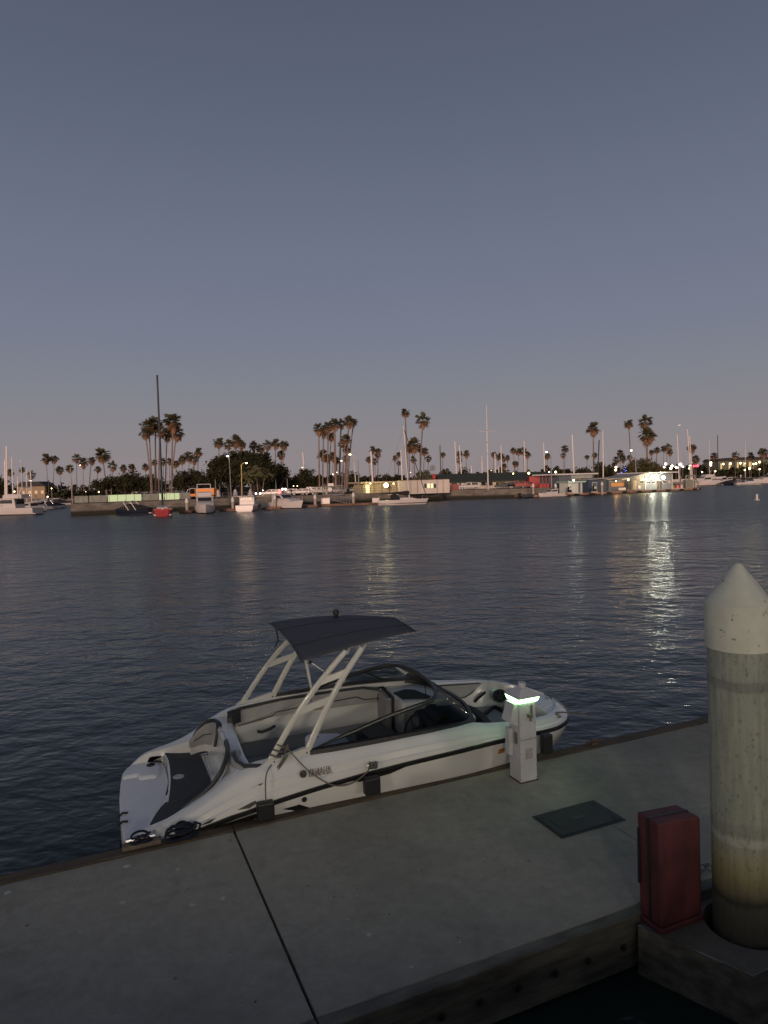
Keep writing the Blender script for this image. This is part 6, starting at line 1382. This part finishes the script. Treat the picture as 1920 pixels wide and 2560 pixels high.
# vehicles
def car(px, Y, Ln, label, m_, kind='suv', rz=0, group='parked vehicles on the quay', z=LZ):
    t = thing('parked_car', label, 'car', px_at(px, Y, z), rz, group); W = 1.85
    if kind == 'pickup': prof = [(-Ln / 2, .45), (Ln / 2, .45), (Ln / 2, 1.05), (Ln * .46, 1.75), (Ln * .12, 1.80), (Ln * .10, 1.86), (-Ln * .10, 1.84), (-Ln * .24, 1.15), (-Ln * .47, 1.05), (-Ln / 2, .8)]
    elif kind == 'box': prof = [(-Ln / 2, .6), (Ln / 2, .6), (Ln / 2, 1.9), (-Ln / 2, 1.9)]
    else: prof = [(-Ln / 2, .4), (Ln / 2, .4), (Ln / 2, .95), (Ln * .44, 1.5), (-Ln * .05, 1.55), (-Ln * .22, 1.02), (-Ln * .47, .9), (-Ln / 2, .7)]
    MB().side(prof, -W / 2, W / 2).build('body', m_, t, bevel=.06)
    zt_ = max(p[1] for p in prof)
    if kind != 'box':
        MB().side([(-Ln * .16, zt_ * .66), (Ln * .08, zt_ * .66), (Ln * .07, zt_ * .93), (-Ln * .07, zt_ * .93)], -W / 2 - .012, -W / 2 - .002).build('side_window', WGL, t)
        MB().side([(Ln * .12, zt_ * .66), (Ln * .43, zt_ * .66), (Ln * .40, zt_ * .90), (Ln * .12, zt_ * .93)], -W / 2 - .012, -W / 2 - .002).build('side_window', WGL, t)
    for x in (-Ln * .32, Ln * .32):
        wt = MB().lathe([(.001, -.11), (.34, -.11), (.34, .11), (.001, .11)], (x, -W / 2 + .02, .34), 16, 'Y').build('wheel', BLACK, t)
        MB().lathe([(.001, -.125), (.19, -.125), (.19, -.11)], (x, -W / 2 + .02, .34), 12, 'Y').build('rim', STEEL, wt)
    return t
car(1172, 165, 5.2, 'white pickup with canopy cap parked behind the railing left of the flagpole', CARW, 'pickup')
car(1262, 170, 5.0, 'dark car behind the railing right of the flagpole', CARD)
car(1290, 170, 4.9, 'red van behind the railing right of the dark car', REDP, 'pickup'); car(1312, 172, 4.3, 'red car at the right of the red van', REDP)
car(1377, 172, 4.8, 'dark and white car left of the curved street lamp by the blue shop', CARW)
car(843, 160, 4.6, 'dark blue sedan behind the mesh gate', CARD); car(880, 166, 4.4, 'black car left of the lit kiosk', CARD); car(935, 163, 4.4, 'dark car in front of the lit kiosk', CARD)
car(676, 152, 4.6, 'grey-white car left of the red brake lights', CARW); car(703, 156, 4.6, 'pale car right of the red brake lights', M_('silver_paint', (.4, .38, .37), .3)); car(722, 158, 4.6, 'white car next to the bright headlights', CARW)
car(752, 157, 4.6, 'silver car in front of the round black tree, left one', M_('silver_paint', (.4, .38, .37), .3)); car(774, 158, 4.6, 'white van in front of the round black tree, right one', CARW, 'pickup'); car(800, 157, 4.8, 'dark blue pickup left of the mesh gate', CARD, 'pickup')
for i, (x, lb) in enumerate(((340, 'white covered boat on trailer under the umbrella tree, left one'), (362, 'white covered boat on trailer under the umbrella tree, right one'), (375, 'white van behind the left tall palm trunks'), (415, 'pale van between the tall palm trunks'), (438, 'pale van right of the tall palm trunks'))): car(x, 160, 4.4, lb, CARW, 'suv' if i % 2 else 'pickup')
for i, (x, lb) in enumerate(((545, 'white boat cover seen under the big dark tree, left'), (588, 'white statue-like cover under the big dark tree, middle'), (626, 'white cover under the big dark tree, right'))):
    t = thing('covered_stand', lb, 'cover', px_at(x, 158, LZ), 0, 'white covers under the big dark tree'); MB().loft([[(.5 * w_ * math.cos(q), .5 * w_ * math.sin(q), h_) for q in [k * math.pi / 4 for k in range(8)]] for h_, w_ in ((0, 1.4), (.8, 1.0), (1.4, .7), (1.8, .2))], closed=True, caps=True).build('cover', HULLW, t)
rc_ = thing('red_container', 'red shipping container behind the left end of the fuel dock', 'container', px_at(1324, 173, LZ)); MB().box(0, 2.8, 0, 3, 0, 2.9).box(2.81, 4.4, -.6, 2.4, 0, 3.3).build('box', REDP, rc_, bevel=.03)
rl_ = thing('red_ladder_cart', 'red metal cart in front of the red container', 'cart', px_at(1349, 163.5, LZ)); lm_ = MB()
for x in (0, .8, 1.6, 2.4): lm_.box(x - .06, x + .06, 0, .1, 0, 3.0)
lm_.box(-.2, 2.6, 0, 1.2, 0, 1.0); lm_.build('frame', REDP, rl_)
rbx = thing('red_bin', 'red square bin behind the railing left of the white pickup', 'bin', px_at(1137, 164, LZ)); MB().box(-1, 1, 0, 1.2, 0, 1.5).build('body', M_('dull_red', (.35, .10, .08), .7), rbx, bevel=.03)
# orange truck
ot = thing('box_truck', 'bright orange box truck parked behind the white cabin cruiser', 'truck', px_at(489, 140, LZ)); ORG = M_('orange_paint', (.95, .30, .02), .5); Wt = px_at(535, 140).x - px_at(489, 140).x; zt_ = zat(512, 1222, 140) - LZ
MB().box(0, Wt, 0, 2.4, .75, zt_).build('cargo_box', ORG, ot, bevel=.05); MB().box(-.02, Wt + .02, -.02, 2.42, zt_ + .005, zt_ + .09).build('roof_edge', WTRIM, ot)
MB().box(-2.1, -.05, 0, 2.2, .6, 1.15).build('flatbed', ORG, ot); MB().tube([(-2.0, 0, 1.1), (-1.6, 0, 2.0), (-.8, 0, 2.3), (-.1, 0, 2.2)], .06, 6).build('cab_frame', WTRIM, ot)
for x in (-1.2, .8, Wt - .8): MB().lathe([(.001, -.12), (.38, -.12), (.38, .12)], (x, .1, .38), 14, 'Y').build('wheel', BLACK, ot)

# street lamps
street(573, 1147, 569, 1140, 578, 1240, 146, 'tall grey street lamp with white head in front of the biggest dark tree', COOL, light=25)
street(603, 1162, 616, 1157.5, 605, 1240, 145, 'yellow-lit street lamp with curved arm beside the feather palms', WARM, light=50, pm=M_('yellow_lit_pole', (.55, .45, .22), .6))  # yellow lamplight is put into the pole colour
street(895, 1148, 875, 1136, 897, 1232, 150, 'tall street lamp arching left beside the kiosk', WARM, light=60)
street(859, 1162, 853, 1152, 861, 1228, 190, 'street lamp with white globe left of the kiosk palms', WARM)
street(1377, 1131, 1366.5, 1130, 1379, 1215, 160, 'curved dark street lamp at the left of the blue shop', COOL)
street(1588, 1128, 1578, 1126, 1591, 1186, 176, 'curved dark street lamp in front of the olive tree', COOL)
street(538, 1202, 537, 1201, 540, 1238, 148, 'thin unlit post right of the orange truck', STEEL, r=.08); street(689, 1200, 688.5, 1199, 691, 1228, 160, 'thin pole among the parked cars', STEEL, r=.08); street(718, 1200, 717.5, 1199, 719, 1226, 160, 'thin pole right of the bright headlights', STEEL, r=.08)
cp_ = thing('pole', 'thin pale pole standing at the seawall corner', 'pole', px_at(180, 123.5, LZ)); MB().tube([(0, 0, 0), (-.1, 0, zat(178, 1168, 123.5) - LZ)], [.10, .07], 6).build('shaft', PILEC, cp_)

# globe lamps scattered along the shore: px, py, Y, radius, label
LAMPS = [(77, 1202, 262, .60, 'large white lamp among the left masts'), (97, 1207, 262, .36, 'small white lamp right of the large one by the left masts'), (36, 1229, 255, .62, 'glowing lamp at the foot of the left masts'), (72, 1238, 254, .70, 'bright lamp just above the covered yacht at left'),
 (119, 1242, 254, .55, 'lamp low over the moored boats at left'), (153, 1236, 254, .85, 'left lamp of the bright double light in the left trees'), (162, 1236, 254, .62, 'right lamp of the bright double light in the left trees'), (200, 1163, 262, .50, 'lamp glowing inside a palm crown'), (129, 1221, 256, .35, 'faint lamp over the left shrubs'),
 (215, 1229, 250, .35, 'small lamp low behind the seawall corner'), (247, 1230, 248, .45, 'orange lamp left of the umbrella tree trunk'), (262, 1194, 200, .25, 'lamp on the thick palm trunk'), (640, 1234, 150, .42, 'left headlight of a car right of the yellow lamp'), (650, 1234, 150, .42, 'right headlight of a car right of the yellow lamp'),
 (657, 1226, 152, .22, 'small white light left of the parked cars'), (706, 1223, 152, .50, 'left one of the glaring white headlights'), (714, 1223, 152, .50, 'right one of the glaring white headlights'), (734, 1215, 165, .25, 'small light left of the round black tree'), (743, 1215, 165, .22, 'smaller light against the round black tree'),
 (756, 1169, 190, .30, 'light on the mast above the round black tree'), (832, 1186, 160, .25, 'yellow light between the tall palm trunks'), (842, 1181, 160, .20, 'small orange light between the tall palm trunks'), (1026, 1181, 190, .18, 'pin light right of the sailboat mast'), (1228, 1176, 230, .22, 'pin light right of the flagpole'),
 (1283, 1184, 176, .40, 'orange lamp over the green roof'), (1322, 1183, 176, .62, 'big orange lamp at the right end of the green roof'), (1373, 1180, 178, .30, 'white lamp left of the blue shop'), (1389, 1180, 176, .62, 'big warm lamp over the blue shop left eave'),
 (1540, 1168, 225, .80, 'upper bright floodlight left of the blue lights'), (1539, 1175, 225, .75, 'lower bright floodlight left of the blue lights'), (1664, 1160, 228, .85, 'first of the glaring lamps above the grey office'), (1660, 1168, 228, .70, 'low yellow lamp under the first glaring lamp'), (1680, 1165, 228, .80, 'second of the glaring lamps above the grey office'),
 (1677, 1171, 228, .80, 'lamp low under the second glaring lamp'), (1690, 1168, 228, .70, 'third glaring lamp above the grey office'), (1701, 1161, 228, 1.0, 'largest glaring lamp above the grey office'), (1696, 1169, 228, .60, 'small lamp left under the largest glaring lamp'), (1707, 1167, 228, .55, 'small lamp right under the largest glaring lamp'),
 (1725, 1164, 232, .65, 'yellow-white lamp on the twin masts'), (1723, 1171, 232, .55, 'lower yellow lamp on the twin masts'), (1777, 1157, 280, 1.0, 'tall bright lamp on the pale mast'), (1777, 1163, 280, .9, 'lower half of the tall bright lamp on the pale mast'), (1755, 1180, 275, .60, 'white lamp over the motor yacht at right'), (1788, 1178, 275, .65, 'yellow lamp behind the blue sail cover'),
 (1808, 1160, 330, .95, 'first balcony lamp of the hillside houses'), (1826, 1159, 330, 1.0, 'second balcony lamp of the hillside houses'), (1851, 1158, 330, 1.0, 'third balcony lamp of the hillside houses'), (1863, 1159, 330, .5, 'small lamp right of the third balcony lamp'), (1884, 1160, 330, .9, 'fourth balcony lamp of the hillside houses'), (1890, 1159, 330, .9, 'fifth balcony lamp of the hillside houses'), (1899, 1155, 330, 1.0, 'brightest balcony lamp of the hillside houses'), (1910, 1161, 330, .6, 'last balcony lamp at the right edge'),
 (1874, 1171, 300, 1.0, 'big greenish lamp over the right shrubs'), (1862, 1175, 300, .7, 'greenish lamp low over the right shrubs'), (1899, 1173, 300, .7, 'round lamp low at the right edge')]
for a in LAMPS:
    px, py, Y, r, lb = a; m_ = COOL if ('white' in lb or 'glaring' in lb or 'head' in lb) else (YEL if ('yellow' in lb or 'green' in lb or 'balcony' in lb) else WARM)
    ball(px, py, Y, r * .46, lb, m_, pole=(Y > 200), light=(60 if 'balcony' in lb or 'shrubs' in lb else 0), col=(1, .85, .35))
def brake(px, py, Y, r, label): return ball(px, py, Y, r, label, glow_mat('brake_red', (1, .06, .06), 9), pole=False)
brake(700, 1229, 151, .34, 'red brake light among the parked cars')
bl2 = thing('blue_display', 'group of blue lights behind the fuel dock huts', 'lights', px_at(1562, 225, LZ)); bm_ = MB()
for dx, dz in ((-.9, 6.0), (-.2, 6.9), (.4, 7.6), (.5, 6.4), (-.5, 5.5), (0, 5.4)): bm_.lathe([(.001, -.3), (.38, 0), (.001, .3)], (dx, 0, dz), 8)
bm_.v = [(x, y, z - 6.4 + (zat(1562, 1178, 225) - LZ)) for x, y, z in bm_.v]; bm_.build('bulbs', glow_mat('blue_lights', (.12, .18, 1.0), 6), bl2)
ns_ = thing('neon_sign', 'red neon sign in the trees right of the twin masts', 'sign', px_at(1740, 235, LZ)); zz = zat(1740, 1165, 235) - LZ
text_mesh('EL RIO', 1.15, 'letters', glow_mat('red_neon', (1, .05, .10), 5), (-1.0, -.06, zz - .4), (R_(90), 0, 0), ns_, .03, .5, .05) if False else MB().box(-.95, -.45, 0, .05, zz - .35, zz + .35).box(-.3, .1, 0, .05, zz - .25, zz + .3).box(.25, .95, 0, .05, zz - .3, zz + .4).build('tubes', glow_mat('red_neon', (1, .06, .10), 4), ns_)
MB().box(-1.1, 1.1, .06, .12, zz - .5, zz + .5).build('board', BLACK, ns_)
# hillside houses at the right
for i, (a, b_, yt, yb, Y, lb) in enumerate(((1795, 1836, 1152, 1172, 345, 'left dark hillside house with two lit balconies'), (1837, 1882, 1149, 1172, 347, 'middle hillside house with wide lit balconies'), (1883, 1935, 1148, 1172, 349, 'right hillside house with the brightest balcony'))):
    h_ = Bld('house', lb, 'house', a, Y, b_, Y + 3, LZ + .5 * i, 'hillside houses'); H = h_.loc((a + b_) / 2, yt)[1]
    MB().box(0, h_.L, 0, 10, 0, H).build('wall', M_('house_green', (.14, .15, .12), .8), h_.t); MB().side([(-1, H), (h_.L + 1, H), (h_.L - 1, H + 1.2), (1, H + 1.2)], -1, 10).build('roof', DROOF, h_.t)
    MB().box(.5, h_.L - .5, -1.5, -.05, H * .45, H * .5).build('balcony', M_('balcony_tan', (.5, .40, .16), .8), h_.t)
    for k_ in range(2 + i % 2): x = h_.L * (k_ + .4 + .1 * i) / (2 + i % 2); MB().box(x - .5, x + .5 + .3 * k_, -.06, -.02, H * .52, H * .85).build('window', emit('balcony_window', (1, .80, .36), .4), h_.t)
# masts behind the roofs
for a in ((757, 1131, 761, 1172, 200, 'mast over the round black tree'), (884, 1142, 890, 1200, 210, 'pale mast right of the tall palm group'), (927, 1128, 932, 1200, 175, 'thick pale mast beside the kiosk street lamp'), (1002, 1125, 1006, 1200, 190, 'pale mast left of the moored sailing boat'),
          (1100, 1113, 1102.5, 1188, 196, 'pink-lit mast over the dark roof left end'), (1137, 1104, 1142, 1188, 205, 'tall thin mast left of the mast pair'), (1148.5, 1114, 1155, 1188, 205, 'leaning mast beside the small palms left of the flagpole'), (1178, 1165, 1179, 1187, 205, 'short mast left of the flagpole'),
          (1204, 1141, 1207, 1187, 205, 'mast directly left of the flagpole'), (1237, 1133, 1240, 1185, 205, 'mast among the palms right of the flagpole'), (1247, 1165, 1247, 1185, 206, 'short mast among the palms right of the flagpole'), (1252, 1114, 1255, 1185, 202, 'orange-lit mast right of the flagpole'),
          (1310, 1103, 1313, 1183, 204, 'mast crossing the third palm of the row'), (1359, 1107, 1362, 1181, 200, 'mast left of the curved street lamp'), (1430, 1087, 1436, 1183, 192, 'tall thick pink-lit mast over the blue shop'), (1498, 1100, 1493, 1185, 196, 'dark slim mast right of the windblown palm'),
          (1507, 1077, 1508, 1185, 190, 'tall straight pale mast over the blue shed'), (1693, 1086, 1698, 1195, 205, 'faint mast behind the glaring lamps'), (1718, 1073, 1728, 1192, 208, 'taller orange-lit mast of the twin masts'), (1724, 1090, 1731, 1192, 210, 'shorter mast of the twin masts'), (1794, 1088, 1795, 1160, 285, 'thin dark mast left of the hillside houses'),
          (15, 1093, 15, 1236, 150, 'thick tall mast nearest the left edge'), (11, 1127, 12, 1236, 152, 'mast standing close behind the thick left mast'), (28, 1124, 32, 1236, 175, 'second tall mast from the left edge'), (43, 1172, 43, 1236, 185, 'short mast in the left marina'), (65, 1155, 66, 1246, 180, 'pale mast by the bright lamps at left'), (75, 1160, 79, 1240, 190, 'slim mast through the large white lamp at left'), (121, 1184, 121, 1240, 220, 'thin dark mast under the matching pair of palms')):
    o_ = mast_only(*a, m_=MASTD if 'dark' in a[5] else MAST, wd=.22 if 'thick' in a[5] else .18)
    if a[0] < 125: o_.location.z = 0
# left marina
cruiser(16, 134, 12.5, R_(176), 'large white motor yacht cut by the left edge, stern to the right', kind='fly', group=None)
cruiser(72, 150, 8, R_(150), 'white cruiser tucked behind the large yacht at left', kind='sedan', group=None)
cruiser(88, 165, 8, R_(160), 'white sport boat with raked arch in the left marina', kind='sedan', group=None)
cruiser(105, 172, 7, R_(200), 'white boat with dark hull stripe in the left marina', kind='tower', cover=COVN, group=None)
cruiser(125, 178, 7, R_(195), 'boat with round dark cover in the left marina', kind='tower', cover=COVK, group=None)
cruiser(146, 205, 8, R_(186), 'low white boat farthest right in the left marina', kind='open', cover=COVN, group=None)
cruiser(108, 215, 8, R_(180), 'small white cruiser farthest back in the left marina', kind='sedan', group=None)
cruiser(92, 190, 7.5, R_(172), 'white open boat with blue cover behind the sport boat at left', kind='tower', cover=COVB, group=None)
cruiser(135, 225, 8, R_(178), 'cream cabin boat near the end of the left marina', kind='sedan', group=None)
sailboat(60, 168, 9, R_(170), 11.5, 'white sailing boat with bare mast in the left marina', mast_x=.05, group=None)
lb_ = Bld('house', 'pale low house behind the left marina boats', 'house', 42, 258, 112, 258, LZ, None); MB().box(0, lb_.L, 0, 8, 0, 4.6).build('wall', M_('tan_wall', (.34, .25, .17), .8), lb_.t); MB().side([(-.6, 4.6), (lb_.L + .6, 4.6), (lb_.L - 2, 6.4), (2, 6.4)], -.5, 8).build('roof', DROOF, lb_.t)
for i in range(4): MB().box(2 + i * 2.4, 3.0 + i * 2.4, -.06, -.02, 1.8, 2.9).build('window', emit('dim_window', (1, .7, .35), .25), lb_.t)
# right marina
cruiser(1758, 245, 12, R_(190), 'white motor yacht behind the boat hoist', kind='fly', group=None)
sailboat(1782, 252, 13, R_(8), 15.5, 'white sailing boat with blue sail cover at right', mast_x=-.1, boom=.42, cover=COVB, wd=.10, group=None)
cruiser(1815, 262, 10, R_(200), 'white cabin boat behind the tall pale pile at right', kind='sedan', group=None)
cruiser(1826, 240, 7, R_(10), 'dark open boat left of the cream sailing boat', hull=HULLN, kind='open', cover=COVK, group=None)
sailboat(1872, 236, 9.4, R_(0), 14.2, 'cream sailing boat with low dark cover near the right edge', mast_x=-.12, boom=.35, cover=COVK, wd=.09, group=None)
cruiser(1925, 250, 13, R_(185), 'large dark-topped motor yacht cut by the right edge', kind='fly', group=None)
cruiser(1700, 215, 9, R_(178), 'white cruiser half hidden behind the grey office', kind='sedan', group=None)
by = thing('buoy', 'small white cone buoy floating alone in the open water at right', 'buoy', px_at(1892, 106, 0)); MB().lathe([(.38, -.1), (.42, .05), (.38, .12), (.17, .14), (.15, .85), (.12, .95), (.02, .97)], n=16).build('body', HULLW, by, smooth=True)
MB().lathe([(.155, .5), (.155, .6)], n=16).build('band', REDP, by)
pl2 = thing('streak', 'tiny bright airplane low in the sky above the twin masts', 'streak', ony(1698, 1063, 1500)); MB().tube([(-3.2, 0, -.5), (0, 0, 0), (3.4, 0, .6)], [.15, .8, .3], 8).build('streak_body', glow_mat('streak_glow', (1, .9, .8), .7), pl2)  # glowing sliver for an unidentified bright streak in the sky
